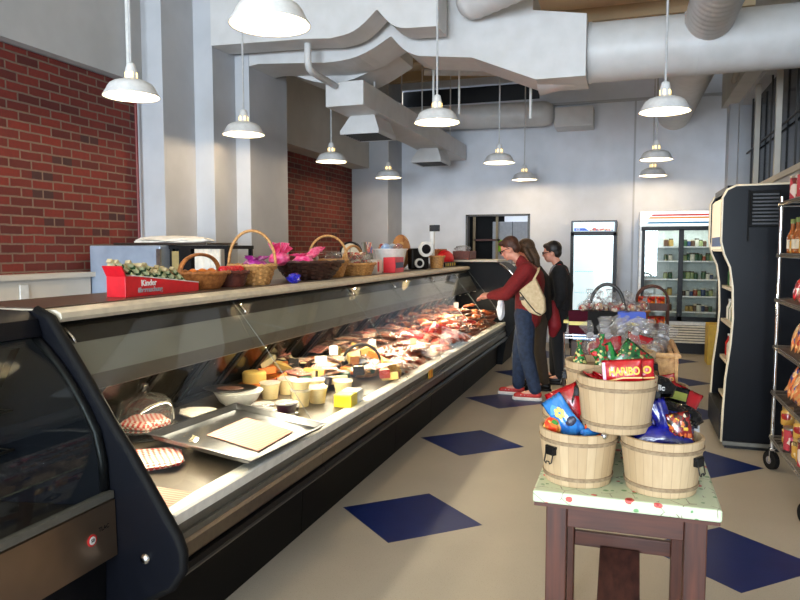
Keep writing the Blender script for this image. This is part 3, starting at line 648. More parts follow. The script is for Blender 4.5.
def wedge():
    return B().prism([(0, 0), (.14, .035), (.14, -.035)], 2, 0, .055)
def wedge_t(mt, rind):
    t = thing('cheese_wedge', 'w', 'cheese'); wedge().out('cheese_body', mt, t, bev=.004); B().prism([(.1402, .0355), (.146, .034), (.146, -.034), (.1402, -.0355)], 2, 0, .056).out('rind', rind, t); return [t, False, '']
CW = [wedge_t(YEL, M('brown_rind', (150, 96, 50), .6)), wedge_t(M('ivory_cheese', (238, 222, 176), .5), M('black_wax', (26, 24, 26), .4)), wedge_t(ORG, M('red_wax', (170, 30, 26), .35))]
def card(loc, rz, label, col=WHITEG):
    t = thing('price_card', label, 'sign', loc, rz); B().add([(-.03, 0, 0), (.03, 0, 0), (.034, .012, .055), (.0, .014, .075), (-.034, .012, .055)], [(0, 1, 2, 3, 4)]).prism([(-.03, 0), (.03, 0), (.03, .07), (-.03, .07)], 1, 0, .002).out('card', col, t)
rnd = random.Random(11)
def rot(t=.25): return (rnd.uniform(-t, t), rnd.uniform(-t, t) + .09, rnd.uniform(0, 6.28))
def flatrot(base=PI / 2): return (-(PI / 2) + rnd.uniform(-.22, .22), rnd.uniform(-.2, .2), rnd.uniform(0, 6.28))
# zone A: cheeses 4.3 - 5.5
for n in range(60):
    x = -1.74 - .78 * rnd.random(); y = 4.12 + 1.35 * rnd.random(); k = n % 3
    if y < 4.35 and x > -2.05: continue
    place(CW, k, put(x, y, .01 + .10 * rnd.random()), (rnd.uniform(-.3, .3) + (PI / 2 if n % 4 == 0 else 0), rnd.uniform(-.3, .3), rnd.uniform(0, 6.28)), ['yellow cheese wedge with brown rind in the mixed cheese heap', 'ivory cheese wedge with black rind in the mixed cheese heap', 'orange cheese wedge with red rind in the mixed cheese heap'][k], ['brown-rind cheese wedges', 'black-rind cheese wedges', 'red-rind cheese wedges'][k], rnd.uniform(.8, 1.15))
for n in range(22):
    x = -1.80 - .66 * rnd.random(); y = 4.3 + 1.3 * rnd.random(); k = [2, 2, 1, 0][n % 4]
    place(pk, k, put(x, y, .07 + .08 * rnd.random()), flatrot(), ['pink sausage pack lying among the cheeses', 'brown sausage pack lying among the cheeses', 'clear wrapped pack of pale meat among the cheeses and beyond'][k], ['pink packs among cheeses', 'brown packs among cheeses', 'pale wrapped packs'][k], rnd.uniform(.55, .85))
for n in range(9):
    o = B().lathe([(.036, 0), (.045, .004), (.045, .05), (.04, .056), (.0001, .056)], 20).out('cheese_tin', [M('dark_green_tin', (26, 70, 52), .35), M('navy_tin', (24, 28, 60), .35), M('wine_tin', (96, 20, 30), .35)][n % 3], loc=put(-1.80 - .5 * rnd.random(), 4.2 + .12 * n, .05), rot=(rnd.uniform(-.4, .4), .1, 0), smooth=True)
    tag(o, ['small dark green round tin among the cheese wedges', 'small navy round tin among the cheese wedges', 'small wine red round tin among the cheese wedges'][n % 3], 'tin', 'small round tins among cheeses')
# zone B packs 5.2-6.5
for n in range(54):
    x = -1.70 - .78 * rnd.random(); y = 5.25 + 1.3 * rnd.random(); k = (n % 5 == 0) * 2 if n % 2 else 1; k = [0, 1, 0, 1, 2, 1][n % 6]
    place(pk, k, put(x, y, .04 + .13 * rnd.random() * min(1, (-1.62 - x) * 3)), flatrot(), [PACKC[0][0] + ' in the film-wrapped heap mid case', PACKC[1][0] + ' in the film-wrapped heap mid case', 'clear wrapped pack of pale meat among the cheeses and beyond'][k], ['pink sausage packs', 'brown sausage packs', 'pale wrapped packs'][k])
# zone C sliced bacon and red nets 6.3-7.3
for n in range(16):
    x = -1.72 - .4 * rnd.random(); y = 6.35 + .9 * rnd.random()
    place(SL, 0, put(x, y, .02 + .05 * rnd.random()), rot(.2), 'fan of pink sliced bacon at the front of the fourth section', 'sliced bacon fans', 1.15)
for k, (x, y) in enumerate([(-2.05, 6.55), (-1.95, 7.0)]):
    o = B().ball((0, 0, .04), .08, 1.6, 1, .6, 14, mod=lambda i, j, a: 1 + .1 * math.sin(4 * a + i)).out('meat_net', NETR, loc=put(x, y, .08), rot=(0, .1, k)); tag(o, ['meat in bright red netting left of the orange sausages', 'meat in bright red netting among the smoked sausages'][k], 'meat')
t = thing('meat_tray', 'dark purple tray filled with pink ham pieces at the rear', 'tray', put(-2.36, 6.55, .02), .05)
B().box(-.12, .14, -.28, .28, 0, .09).out('tray_body', M('dark_purple_tray', (64, 44, 58), .4), t, bev=.01)
for n in range(6): place(HM, 1, put(-2.36 + rnd.uniform(-.05, .06), 6.34 + n * .085, .10), rot(.2), 'pink ham piece in the dark purple tray', 'pink ham pieces in the tray', .8)
# zone D smoked 6.9 - 9.3
SALB = ['brown smoked sausage in the big heap at the far end of the case', 'orange-brown smoked sausage in the big heap at the far end', 'long dark salami stick in the big heap at the far end', 'red cured sausage along the front of the far heap']
SGR = ['brown smoked sausages', 'orange smoked sausages', 'dark salami sticks', 'red cured sausages']
for n in range(150):
    x = -1.68 - .80 * rnd.random(); y = 6.75 + 2.55 * rnd.random(); h_ = min(1, (-1.60 - x) * 4)
    k = 3 if (x > -1.95 and rnd.random() < .5 and y < 8) else [0, 1, 1, 2, 0][n % 5]
    a = rnd.gauss(1.2, .5)
    place(SA, k, put(x, y, .02 + .17 * rnd.random() * h_), (rnd.uniform(-.2, .2), rnd.uniform(-.15, .15), a), SALB[k], SGR[k], rnd.uniform(.95, 1.25))
for n in range(26):
    x = -1.75 - .7 * rnd.random(); y = 7.0 + 2.2 * rnd.random(); k = n % 3
    place(HM, k, put(x, y, .04 + .12 * rnd.random()), rot(.3), ['orange smoked ham knuckle among the far sausages', 'pink ham piece with a cut face', 'dark brown smoked meat lump among the far sausages'][k] if k != 1 else 'pink ham piece lying loose among the far sausages', ['orange ham knuckles', 'loose pink ham pieces', 'dark smoked meat lumps'][k], rnd.uniform(.6, .9))
for n in range(5):
    place(HM, 1, put(-1.75 - .06 * n, 9.0 + .06 * n, .06), rot(.3), 'pink ham piece lying loose among the far sausages', 'loose pink ham pieces', .7)
# filler under heaps so the deck does not gape
def bed(y0, y1, mt, nm, lab, cat, h_=.07):
    b = B(); nx, ny = 10, int((y1 - y0) / .05); vs_ = []; fs = []
    for j in range(ny + 1):
        for i in range(nx + 1):
            x = -1.70 - .80 * i / nx; y = y0 + (y1 - y0) * j / ny; e = math.sin(PI * i / nx) ** .4 * (math.sin(PI * j / ny) ** .3 if 0 < j < ny else 0) if 0 < i < nx else 0
            vs_.append((x, y, dz(x) + .004 + h_ * e * rnd.uniform(.5, 1.1)))
    for j in range(ny):
        for i in range(nx): k = j * (nx + 1) + i; fs.append((k, k + 1, k + nx + 2, k + nx + 1))
    o = b.add(vs_, fs).out(nm, mt); tag(o, lab, cat, kind='stuff')
bed(6.8, 9.3, BR, 'smoked_meat', 'bed of brown smoked meat scraps under the far sausages', 'meat')
bed(5.3, 6.7, spots('mixed_pack_print', (170, 96, 72), [(214, 150, 130), (236, 226, 214), (120, 60, 40)], 18, .3, .4), 'sliced_meat', 'layer of sliced meat under the film-wrapped packs', 'meat')
card(put(-2.02, 5.35, .16), .6, 'white arrow-shaped price card standing in front of the biscuit stack'); card(put(-1.88, 6.05, .10), .5, 'pale price card standing among the film-wrapped packs', CREAMT)
card(put(-2.05, 4.62, .2), .4, 'white price card leaning in the cheese heap'); card(put(-2.1, 8.6, .22), .5, 'white price card above the farthest sausages')
t = thing('price_card', 'yellow and red striped label on the front rail of the third section', 'sign', (-1.592, 5.62, .535), 0)
B().box(-.002, .002, -.06, .06, -.035, .035).out('card', stripes('flag_label', (250, 200, 40), (200, 60, 40), 1, .05), t)

# ================================================================ THINGS ON THE COUNTER
ZT = 1.3685
RED = M('candy_red', (214, 26, 40), .4); REDD = M('dark_red', (150, 16, 24), .45); WT = M('lettering_white', (245, 245, 245), .5); SIL = M('lettering_silver', (170, 170, 176), .4)
t = thing('candy_display_box', 'red candy display box full of green and white sticks on the counter', 'box', (-2.33, 2.99, ZT), math.radians(0))
B().prism([(-.29, 0), (.30, 0), (.30, .045), (.02, .075), (-.23, .10), (-.29, .10)], 0, -.055, .055, Matrix.Identity(4)).out('tray', RED, t, bev=.002)
B().prism([(-.318, .150), (-.29, .10), (-.283, .10), (-.309, .152)], 0, -.055, .055).out('flap', RED, t)
B().prism([(.30, .046), (.02, .076), (-.23, .101), (-.23, .105), (.02, .080), (.30, .050)], 0, -.056, .056).out('white_edge', WT, t)
STK = stripes('green_white_wrapper', (20, 70, 34), (190, 200, 160), 2, .05, fr=.66)
stk = None
for n in range(22):
    y = 2.99 - .22 + n * .0225; x = -2.33 + .03 * math.sin(n * 2.1); z = ZT + .098 - n * .0026
    if stk is None:
        stk = thing('candy_stick', 'green and white wrapped candy stick leaning in the red display box', 'candy', (x, y, z), 0, 'wrapped candy sticks'); B().box(-.009, .009, -.006, .006, -.03, .125).out('stick_body', STK, stk, bev=.002)
        B().box(-.010, .010, -.007, .007, .125, .137).out('stick_end', M('stick_end_tan', (196, 180, 140), .5), stk); stk.rotation_euler = (.95, 0, 0); stk.scale = (1.3, 1.3, 1)
    else: dup(stk, (x, y, z), (1.0 + rnd.uniform(-.12, .15), rnd.uniform(-.15, .15), rnd.uniform(-.2, .2)))
text('Kinder', .042, WT, t, (.0565, -.12, .063), (PI / 2, 0, PI / 2), bold=.0008, label='white script lettering')
text('überraschung', .034, SIL, t, (.0565, -.11, .030), (PI / 2, 0, PI / 2), bold=.001, sx=1.0, label='silver outlined lettering')
text('Kinder', .03, SIL, t, (0, .301, .027), (PI / 2, 0, PI), extr=.001)
def cbasket(lab, x, y, r0, r1, h_, mt, ar=None, ax=1, amp=.03, sy=1, sx=1, rz=0, hm=None):
    t = thing('wicker_basket', lab, 'basket', (x, y, ZT), rz); wicker(B(), r0, r1, h_, sx=sx, sy=sy, amp=amp).out('basket_body', mt, t, smooth=True)
    if ar: arch(B(), r1 * (sy if ax == 1 else sx), h_ * .8, ar, ax, .010).out('handle', hm or mt, t, smooth='all')
    return t
cbasket('honey wicker basket with a low arched handle behind the red candy box', -2.38, 3.46, .10, .145, .095, WM, .20, 1, sy=1.35, amp=.012)
cbasket('small dark red woven basket between the first two handled baskets', -2.36, 3.72, .10, .125, .09, WR, None, sy=.9)
cbasket('tall-handled pale wicker basket with purple ribbon', -2.34, 3.98, .105, .15, .125, WL, .35, 1, amp=.045, rz=-1.05)
cbasket('wide dark wicker basket full of pink wrapped gifts', -2.34, 4.82, .15, .25, .135, WD, None, sy=1.25, amp=.05)
cbasket('brown wicker basket with a tall handle beyond the pink gifts', -2.36, 5.22, .12, .16, .14, WL, .34, 1, sy=1.0, rz=-1.0)
cbasket('low pale basket with handle holding clear-wrapped sweets', -2.34, 5.72, .15, .19, .10, WL, .26, 1, sy=1.2)
PINK = M('hot_pink_wrap', (226, 30, 110), .35, 0, (246, 120, 170), 30); PURP = M('purple_wrap', (130, 16, 110), .3, 0, (190, 60, 160), 30); BLUEB = M('deep_blue_foil', (24, 24, 150), .2, 0, (60, 60, 210), 40)
CELLO = glassy('cellophane', (.95, .95, .95), 1.7, .08, .05, bump=.02); FOOD = spots('sweets_mix', (170, 34, 40), [(200, 190, 176), (186, 150, 110), (120, 20, 28), (150, 110, 80)], 50, .3, .3)
def crumple(sd, mt, name='wrap', r=.08, sx=1, sy=1, sz=1, amp=.25, n=12):
    rg = random.Random(sd); return B().ball((0, 0, 0), r, sx, sy, sz, n, mod=lambda i, j, a: 1 + rg.uniform(-amp, amp))
def gift(loc, mt, sd, lab, rz=0, h_=.2, grp=None):
    t = thing('wrapped_gift', lab, 'gift', loc, rz, grp)
    crumple(sd, mt, r=.075, sx=1, sy=1.2, sz=.7, amp=.12).out('gift_body', mt, t)
    b = B(); rg = random.Random(sd)
    for k in range(8):
        a = k * .79 + rg.uniform(-.2, .2); q = rg.uniform(.8, 1.2); b.add([(0, 0, .03), (.04 * math.cos(a), .06 * math.sin(a), .035), (.085 * math.cos(a + .3) * q, .11 * math.sin(a + .3) * q, h_ * rg.uniform(.45, .8)), (.05 * math.cos(a + .9), .06 * math.sin(a + .9), h_ * .75)], [(0, 1, 2), (0, 2, 3)])
    o = b.out('paper_ruffle', mt, t); m = o.modifiers.new('s', 'SOLIDIFY'); m.thickness = .002; return t
gift((-2.34, 4.02, ZT + .12), PURP, 1, 'purple ribbon gift in the tall-handled pale basket', 0, .09)
gift((-2.42, 4.50, ZT + .16), PINK, 2, 'hot pink ruffled gift behind the tall-handled basket', .3, .16)
gift((-2.30, 4.64, ZT + .14), PINK, 3, 'pink wrapped gift at the near side of the wide dark basket', 1, .08)
gift((-2.36, 4.84, ZT + .15), FOOD, 4, 'red and green wrapped gift in the middle of the wide dark basket', 2, .07)
o = B().bag(.12, .32, .07, wob=.01, sd=5).out('wrapped_gift', PINK, loc=(-2.30, 4.74, ZT + .17), rot=(-1.25, .0, .05)); o.scale = (.75, .75, .75); tag(o, 'long glossy pink parcel slanting across the wide dark basket', 'gift')
gift((-2.34, 5.28, ZT + .15), CELLO, 6, 'clear cellophane parcel in the brown tall-handled basket', 0, .08)
for k in range(5): gift((-2.30 - .03 * (k % 2), 5.58 + .07 * k, ZT + .10 + .02 * (k % 2)), FOOD if k % 2 else CELLO, 20 + k, 'cellophane parcel of red sweets in the low pale basket', k, .11, 'sweet parcels in the low basket')
o = crumple(9, BLUEB, r=.045, sx=1, sy=1.6, sz=.8).out('foil_bag', BLUEB, loc=(-2.20, 4.30, ZT + .03)); tag(o, 'shiny deep blue foil bag tucked between the pale and dark baskets', 'bag')
for k in range(5):
    o = crumple(30 + k, RED, r=.03, amp=.1).out('red_sweet', RED, loc=(-2.33, 3.62 + k * .045, ZT + .10)); tag(o, 'red wrapped sweet in the small dark red basket', 'candy', 'red sweets in the dark basket')
for k in range(3):
    o = crumple(40 + k, RED, r=.03, amp=.1).out('orange_sweet', ORG, loc=(-2.36, 3.36 + k * .09, ZT + .09)); tag(o, 'orange sweet in the honey wicker basket', 'candy', 'orange sweets in honey basket')
t = thing('candy_box', 'white box with red print beyond the low pale basket', 'box', (-2.3, 6.15, ZT), .1); B().box(-.05, .05, -.10, .10, 0, .13).out('box_body', WHITEG, t, bev=.003); B().box(.051, .053, -.08, -.02, .02, .11).out('red_print', RED, t)
for k in range(4): gift((-2.40, 6.0 + k * .12, ZT + .06), M('green_wrap', (60, 150, 60), .4) if k % 2 else RED, 50 + k, 'red or green wrapped sweet behind the white box', k, .09, 'sweets behind the white box')
t = thing('candy_box', 'red carton with a dark blue stripe on the counter', 'box', (-2.23, 6.50, ZT), .05); B().box(-.06, .06, -.15, .17, 0, .15).out('box_body', RED, t, bev=.003); B().box(.061, .063, -.13, .15, .045, .10).out('blue_stripe', M('navy_print', (20, 26, 70), .4), t)
t = thing('plastic_tub', 'white plastic tub filled with sweets behind the red carton', 'tub', (-2.38, 6.85, ZT), 0)
B().lathe([(.12, 0), (.165, .22), (.18, .225), (.18, .235), (.155, .23), (.11, .01), (.0001, .01)], 36, sy=1.2).out('tub_body', WHITEG, t, smooth=True)
for k in range(7):
    a = k * .9; o = crumple(60 + k, CELLO, r=.05, amp=.2).out('sweet_bag', [CELLO, FOOD, M('pale_blue_wrap', (150, 180, 220), .3)][k % 3], loc=(-2.38 + .08 * math.cos(a), 6.85 + .11 * math.sin(a), ZT + .24)); tag(o, 'small sweet bag in the white plastic tub', 'candy', 'sweet bags in the white tub')
t = thing('picture_card', 'upright grey folder with a colourful card on it', 'sign', (-2.45, 6.42, ZT), 0)
B().box(-.01, .01, -.09, .13, 0, .30, Matrix.Rotation(-.15, 4, 'Y')).out('board', M('grey_green_card', (120, 122, 112), .6), t); B().box(.011, .014, -.02, .13, .19, .30, Matrix.Rotation(-.15, 4, 'Y')).out('picture', spots('card_picture', (230, 140, 110), [(90, 110, 190), (240, 220, 200), (200, 60, 80)], 30, .4, .4), t)
t = thing('dial_scale', 'round pale dial scale standing near the far brick', 'scale', (-3.55, 8.6, 1.0)); B().cyl((0, -.03, .55), (0, .03, .55), .15, n=30).out('case_ring', BLACK, t); B().cyl((0, -.036, .55), (0, -.031, .55), .125, n=30).out('dial', CREAM, t)
B().box(-.2, .2, -.1, .2, -1.0, .40).out('stand', BLACK, t)
B().box(-.004, .004, -.039, -.037, .55, .64).out('needle', BLACK, t)
# bread loaf back rests, robot-like binocular scale
BRD = spots('bread_crust', (176, 122, 70), [(150, 92, 46), (206, 160, 104)], 14, .7, .4)
o = B().ball((0, 0, .2), .2, .5, 1, 1.0, 20).out('bread_loaf', BRD, loc=(-2.52, 7.62, ZT), smooth='all'); tag(o, 'big round loaf standing behind the black twin-dial device', 'bread')
t = thing('twin_dial_device', 'black device with two round white-rimmed dials on the counter', 'device', (-2.3, 7.62, ZT), 0)
B().box(-.07, .06, -.12, .10, 0, .24).out('housing', BLACK, t, bev=.02)
for (y, z, r_) in ((.05, .23, .088), (-.03, .07, .055)):
    d = B().cyl((.055, y, z), (.085, y, z), r_, n=30).out('dial_ring', WHITEG, t); d.rotation_euler = (0, 0, 0); B().cyl((.086, y, z), (.09, y, z), r_ * .62, n=24).out('dark_dial', NAVY, d)
t.rotation_euler = (0, 0, math.radians(-50))
t = thing('counter_scale', 'white pole-mounted scale display rising above the counter', 'scale', (-2.35, 8.35, ZT), 0)
B().box(-.025, .025, -.025, .025, 0, .54).out('pole', WHITEG, t, bev=.006); B().box(-.03, .10, -.03, -.005, .45, .53).out('display', BLACK, t, bev=.004); B().box(-.12, .12, -.12, .12, 0, .05).out('base', STEEL, t, bev=.01)
cbasket('small tan basket at the foot of the white scale pole', -2.22, 8.1, .07, .09, .14, WL)
t = thing('candy_box', 'row of black and yellow bars lying past the scale', 'box', (-2.3, 8.9, ZT)); B().box(-.05, .05, -.3, .3, 0, .06).out('box_body', BLACK, t); B().box(.051, .053, -.28, .28, .01, .05).out('yellow_print', stripes('yellow_black', (200, 180, 60), (20, 20, 20), 1, .12), t)
o = B().ball((0, 0, .07), .16, .8, 1, .8, 16).out('red_bag', RED, loc=(-2.4, 9.15, ZT + .02), smooth='all'); tag(o, 'rounded red bag beside the far gift basket', 'bag')
cbasket('far basket with a woven back piled with wrapped goods', -2.5, 9.2, .13, .16, .22, WM, None, amp=.04, sx=.6)
t = thing('fruit_crate', 'dark crate of clear-wrapped goods at the far end of the counter', 'crate', (-2.25, 9.62, 1.452)); b = B()
b.box(-.1, .14, -.22, .22, 0, .12); b.out('crate_body', WR, t, bev=.005); crumple(71, CELLO, r=.1, sx=1.1, sy=2, sz=.5).out('wrapped_goods', CELLO, t, loc=(0, 0, .15))

# ================================================================ BEHIND THE COUNTER
t = thing('steel_fridge', 'brushed steel cabinet standing against the brick wall', 'cabinet', (-4.50, 4.9, 0))
B().box(0, .74, 0, .65, .1, 1.63).out('cabinet_body', M('blue_grey_steel', (160, 172, 190), .45, .35, (140, 152, 170), 4), t, bev=.01); B().box(.02, .72, .02, .63, 0, .1).out('plinth', BLACK, t); B().box(.70, .742, -.004, .01, .12, 1.6).out('door_edge', STEEL, t)
t = thing('side_stand', 'dark open stand beside the steel cabinet', 'stand', (-3.75, 5.0, 0))
b = B()
for (x, y) in ((.02, .02), (.56, .02), (.02, .4), (.56, .4)): b.box(x - .015, x + .015, y - .015, y + .015, 0, 1.62)
b.box(0, .58, 0, .42, 1.0, 1.03).box(0, .58, 0, .42, 1.6, 1.63).box(.10, .22, .0, .42, 1.03, 1.6); b.out('frame', BLACK, t); B().box(.03, .10, .0, .2, 1.03, 1.58).out('wood_side', M('olive_board', (150, 132, 84), .6), t)
t2 = thing('dish_towel', 'white towel hanging from the dark stand', 'towel', (-3.47, 4.98, 0))
b = B(); n = 20
b.add([(k * .25 / n, -.012 + .008 * math.sin(k * 1.3), z) for z in (1.32, 1.60) for k in range(n + 1)], [(k, k + 1, n + 2 + k, n + 1 + k) for k in range(n)]); o = b.out('cloth', M('towel_white', (214, 210, 200), .9), t2, smooth='all'); m = o.modifiers.new('s', 'SOLIDIFY'); m.thickness = .006
t = thing('baking_tray', 'dark-edged baking tray with crumpled paper on top of the steel cabinet', 'tray', (-3.95, 5.2, 1.635))
B().prism([(-.38, -.2), (.58, -.2), (.62, .22), (-.42, .22)], 2, 0, .02).out('pan', STEELD, t, bev=.005)
crumple(81, PAPER, r=.2, sx=2.0, sy=.8, sz=.22, amp=.12, n=18).out('baking_paper', PAPER, t, loc=(.08, 0, .04))
# ================================================================ BACK ROOM AND BACK WALL UNITS
t = thing('storage_shelf', 'dark storage shelving seen through the left half of the doorway', 'shelf', (-2.72, 12.5, 0))
b = B()
for x in (0, .42): b.box(x - .02, x + .02, -.02, .02, 0, 2.3)
b.out('post', M('tan_post', (140, 122, 90), .6), t); b = B()
for z in (.6, 1.2, 1.75): b.box(-.02, .44, -.02, .3, z, z + .03)
b.out('shelf_board', M('dark_red_board', (90, 50, 42), .6), t); B().box(-.3, .5, .31, .33, 0, 2.3).out('back_board', BLACKM, t)
t = thing('wall_locker', 'grey panelled cabinet inside the back room on the right of the doorway', 'cabinet', (-2.42, 12.7, 0)); B().box(0, 1.3, 0, .5, 0, 2.1).out('cabinet_body', M('light_grey_panel', (150, 152, 156), .5), t, bev=.01)
b = B()
for x in (.37, .74): b.box(x - .005, x + .005, -.004, .0, 0, 2.1)
b.out('panel_gap', BLACK, t)
o = B().box(0, .12, 0, .003, 0, .22).out('notice', M('lime_paper', (140, 190, 30), .6), loc=(-2.36, 12.69, 1.55)); tag(o, 'lime green paper notice on the grey cabinet in the back room', 'notice')
t = thing('supply_shelf', 'small shelf of jars just inside the doorway behind the man', 'shelf', (-1.98, 12.3, 0)); B().box(0, .4, 0, .3, 0, 1.15).out('shelf_body', M('grey_shelf', (90, 90, 92), .5), t); B().box(0, .4, .02, .28, 1.151, 1.40).out('jar_rows', spots('jar_rows', (60, 60, 70), [(200, 170, 90), (160, 60, 40), (220, 220, 210)], 14, .4, .4), t)

COOLL = M('lit_cooler_interior', (196, 202, 196), .6)
# white two-door cooler
X0, X1, Y0 = .13, 1.34, 11.3
t = thing('display_cooler', 'white two-door sliding glass cooler with striped lit header at the back wall', 'cooler', (X0, Y0, 0)); W = X1 - X0
b = B().box(0, .05, 0, .64, .12, 2.18).box(W - .05, W, 0, .64, .12, 2.18).box(.05, W - .05, .58, .64, .12, 2.18).box(.05, W - .05, 0, .64, 2.14, 2.18).box(.05, W - .05, 0, .64, .44, .52)
b.out('cabinet', WHITEG, t, bev=.008)
hd = B().box(.01, W - .01, -.03, .02, 1.95, 2.17).out('lit_header', M('backlit_header', (240, 240, 236), .4, emit=(240, 244, 255), es=.75), t, bev=.01)
for (x0, z, c) in ((.14, 2.10, (200, 50, 26)), (.10, 2.06, (226, 150, 40)), (.08, 1.985, (20, 120, 160))):
    B().prism([(x0 + .02, z), (W - .02, z), (W - .02, z + .026), (x0 + .05, z + .026)], 1, -.034, -.031).out('header_stripe', M('stripe%d' % c[0], c, .5, emit=c, es=.25), hd)
b = B().box(.03, W - .03, -.02, .02, 1.88, 1.94).box(.03, W - .03, -.02, .02, .50, .57).box(.04, .09, -.02, .02, .5, 1.9).box(W - .09, W - .04, -.02, .02, .5, 1.9).box(.57, .64, -.02, .03, .5, 1.9)
b.out('door_frame', BLACK, t)
DG = glassy('cooler_glass', (.98, 1, .99), 1.3)
B().box(.09, .57, .0, .006, .57, 1.88).out('glass_door', DG, t); B().box(.64, W - .09, .012, .018, .57, 1.88).out('glass_door', DG, t)
B().box(.05, W - .05, .57, .58, .52, 2.12).out('lit_back', COOLL, t)
for i, z in enumerate((.62, .86, 1.12, 1.40, 1.62)): B().box(.06, W - .06, .12, .56, z, z + .02).out('wire_rack', WHITEG, t)
b = B()
for k in range(7): b.box(.04, W - .04, -.012, .02, .17 + k * .04, .195 + k * .04)
b.out('louvre', M('cream_louvre', (232, 224, 206), .5), t); B().box(.0, W, .03, .6, 0, .43).out('base', BLACK, t)
area('cooler_light', (X0 + W / 2, Y0 + .10, 2.08), (0, 0, 0), W - .2, .05, 5, (.92, 1, 1))
area('cooler_side_light', (X0 + .6, Y0 + .06, 1.2), (-PI / 2, 0, 0), .03, 1.3, 1.5, (.92, 1, 1))
JC = [(50, 84, 54), (140, 66, 44), (176, 146, 80), (44, 60, 96), (210, 206, 190), (92, 64, 44), (146, 158, 108)]
jars = []
for k, c in enumerate(JC):
    m = M('product_colour%d' % k, c, .35)
    t = thing('food_jar', '', 'jar'); B().lathe([(.03, 0), (.032, .005), (.032, .075), (.024, .085), (.0001, .085)], 14).out('jar_body', m, t, smooth=True); B().lathe([(.027, .085), (.027, .10), (.0001, .10)], 14).out('lid', M('lid_pale', (210, 200, 172), .4) if k % 2 else M('lid_dark', (80, 70, 56), .4), t, smooth=True)
    jars.append([t, False, ''])
CN = ['green', 'red', 'amber', 'dark blue', 'white', 'brown', 'pale green']
for i, z in enumerate((.64, .88, 1.14, 1.42, 1.64)):
    zn = ['bottom', 'fourth', 'middle', 'second', 'top'][i]
    for n in range(11):
        k = rnd.randrange(7) if i != 3 else [0, 6, 0, 4, 0, 0, 1][n % 7]
        if rnd.random() < .12: continue
        x = X0 + .62 + n * .055 if n < 9 else X0 + .40 + (n - 9) * .07
        place(jars, k, (x, Y0 + .2 + .04 * rnd.random(), z), (0, 0, rnd.random() * 6), '%s jar on the %s shelf of the white two-door cooler' % (CN[k], zn), '%s jars on the %s cooler shelf' % (CN[k], zn), rnd.uniform(.8, 1.25))
# slim cooler, its bright door a painted glow
X0, W, Y0 = -.90, .70, 11.32
t = thing('display_cooler', 'slim black-framed drinks cooler with bright glow-painted door left of the white one', 'cooler', (X0, Y0, 0))
B().box(0, W, .04, .62, 0, 2.05).out('cabinet', M('cooler_black', (24, 28, 40), .35), t, bev=.01)
hd = B().box(.04, W - .04, 0, .04, 1.88, 2.02).out('lit_header', M('header_glow', (214, 240, 250), .4, emit=(214, 240, 250), es=.9), t)
B().prism([(.05, 1.885), (.28, 1.885), (.22, 1.93), (.05, 1.93)], 1, -.003, .0).out('blue_print', M('blue_print', (20, 80, 190), .4, emit=(20, 80, 190), es=.5), hd)
B().prism([(.26, 1.885), (.65, 1.885), (.65, 1.90), (.5, 1.925), (.42, 1.91), (.36, 1.94), (.3, 1.90)], 1, -.003, .0).out('fruit_print', spots('fruit_print', (236, 120, 90), [(250, 220, 180), (230, 70, 70), (60, 60, 140)], 40, .4, .4), hd)
text('ICE', .04, WT, hd, (.11, -.004, 1.905), (PI / 2, 0, 0), bold=.002)
b = B().box(0, .05, -.02, .04, .12, 1.86).box(W - .05, W, -.02, .04, .12, 1.86).box(0, W, -.02, .04, 1.81, 1.87).box(0, W, -.02, .04, .1, .18); b.out('door_frame', BLACK, t)
dr = B().box(.05, W - .05, 0, .008, .18, 1.81).out('glow_door', M('door_glow_paint', (240, 252, 255), .08, emit=(225, 248, 255), es=.62), t)  # emission painted in for the reflected window and the cooler's inside light
b = B()
for z in (.55, .9, 1.24): b.box(.07, .36, -.001, 0, z, z + .006)
for k in range(9): b.box(.08 + k * .034, .083 + k * .034, -.001, 0, .35, 1.42)
b.out('rack_lines', M('aqua_lines', (90, 170, 200), .3, emit=(90, 180, 210), es=.35), dr)
B().box(.008, .03, -.05, -.02, .95, 1.15).out('door_handle', CHROME, t)

# wooden arch-top rack
WB = wood_mat('mahogany', (92, 42, 24), (62, 26, 16)); 
t = thing('wooden_rack', 'reddish-brown arch-topped wooden rack of snack bags before the white cooler', 'rack', (.09, 8.8, 0))
b = B()
for y in (0, .28): b.tube([(0, y, 0), (0, y, .98)] + [(.18 - .18 * math.cos(a), y, .98 + .17 * math.sin(a)) for a in [PI * k / 12 for k in range(1, 12)]] + [(.36, y, .98), (.36, y, 0)], .014, 8)
b.out('frame', WB, t, smooth='all')
for z in (.35, .62, .86): B().box(.0, .36, 0, .28, z, z + .015).box(.0, .36, -.005, .008, z, z + .09).box(-.005, .005, 0, .28, z, z + .09).box(.355, .365, 0, .28, z, z + .09).out('shelf', WB, t, bev=.002)
SNK = spots('snack_print', (226, 120, 30), [(200, 40, 26), (240, 190, 60), (120, 30, 20)], 30, .3, .4)
sn = [[thing('snack_bag', '', 'bag'), False, '']]; B().bag(.10, .15, .04, wob=.003, sd=4).out('bag_body', SNK, sn[0][0], smooth='all')
for z, nm in ((.635, 'middle'), (.875, 'top'), (.365, 'bottom')):
    for n in range(6): place(sn, 0, (.15 + (n % 3) * .11, 8.86 + .1 * (n // 3), z), (-.2, 0, rnd.uniform(-.3, .3)), 'orange and red snack bag on the %s shelf of the arched rack' % nm, 'snack bags on the %s rack shelf' % nm)
t = thing('yellow_crate', 'yellow slatted crate on the floor right of the white cooler', 'crate', (1.05, 10.3, 0)); b = B()
for k in range(5): b.box(0, .3, -.005, .01, .02 + k * .11, .10 + k * .11)
b.box(0, .3, .01, .4, 0, .56); b.out('crate_body', M('yellow_crate', (206, 168, 60), .5), t, bev=.004)

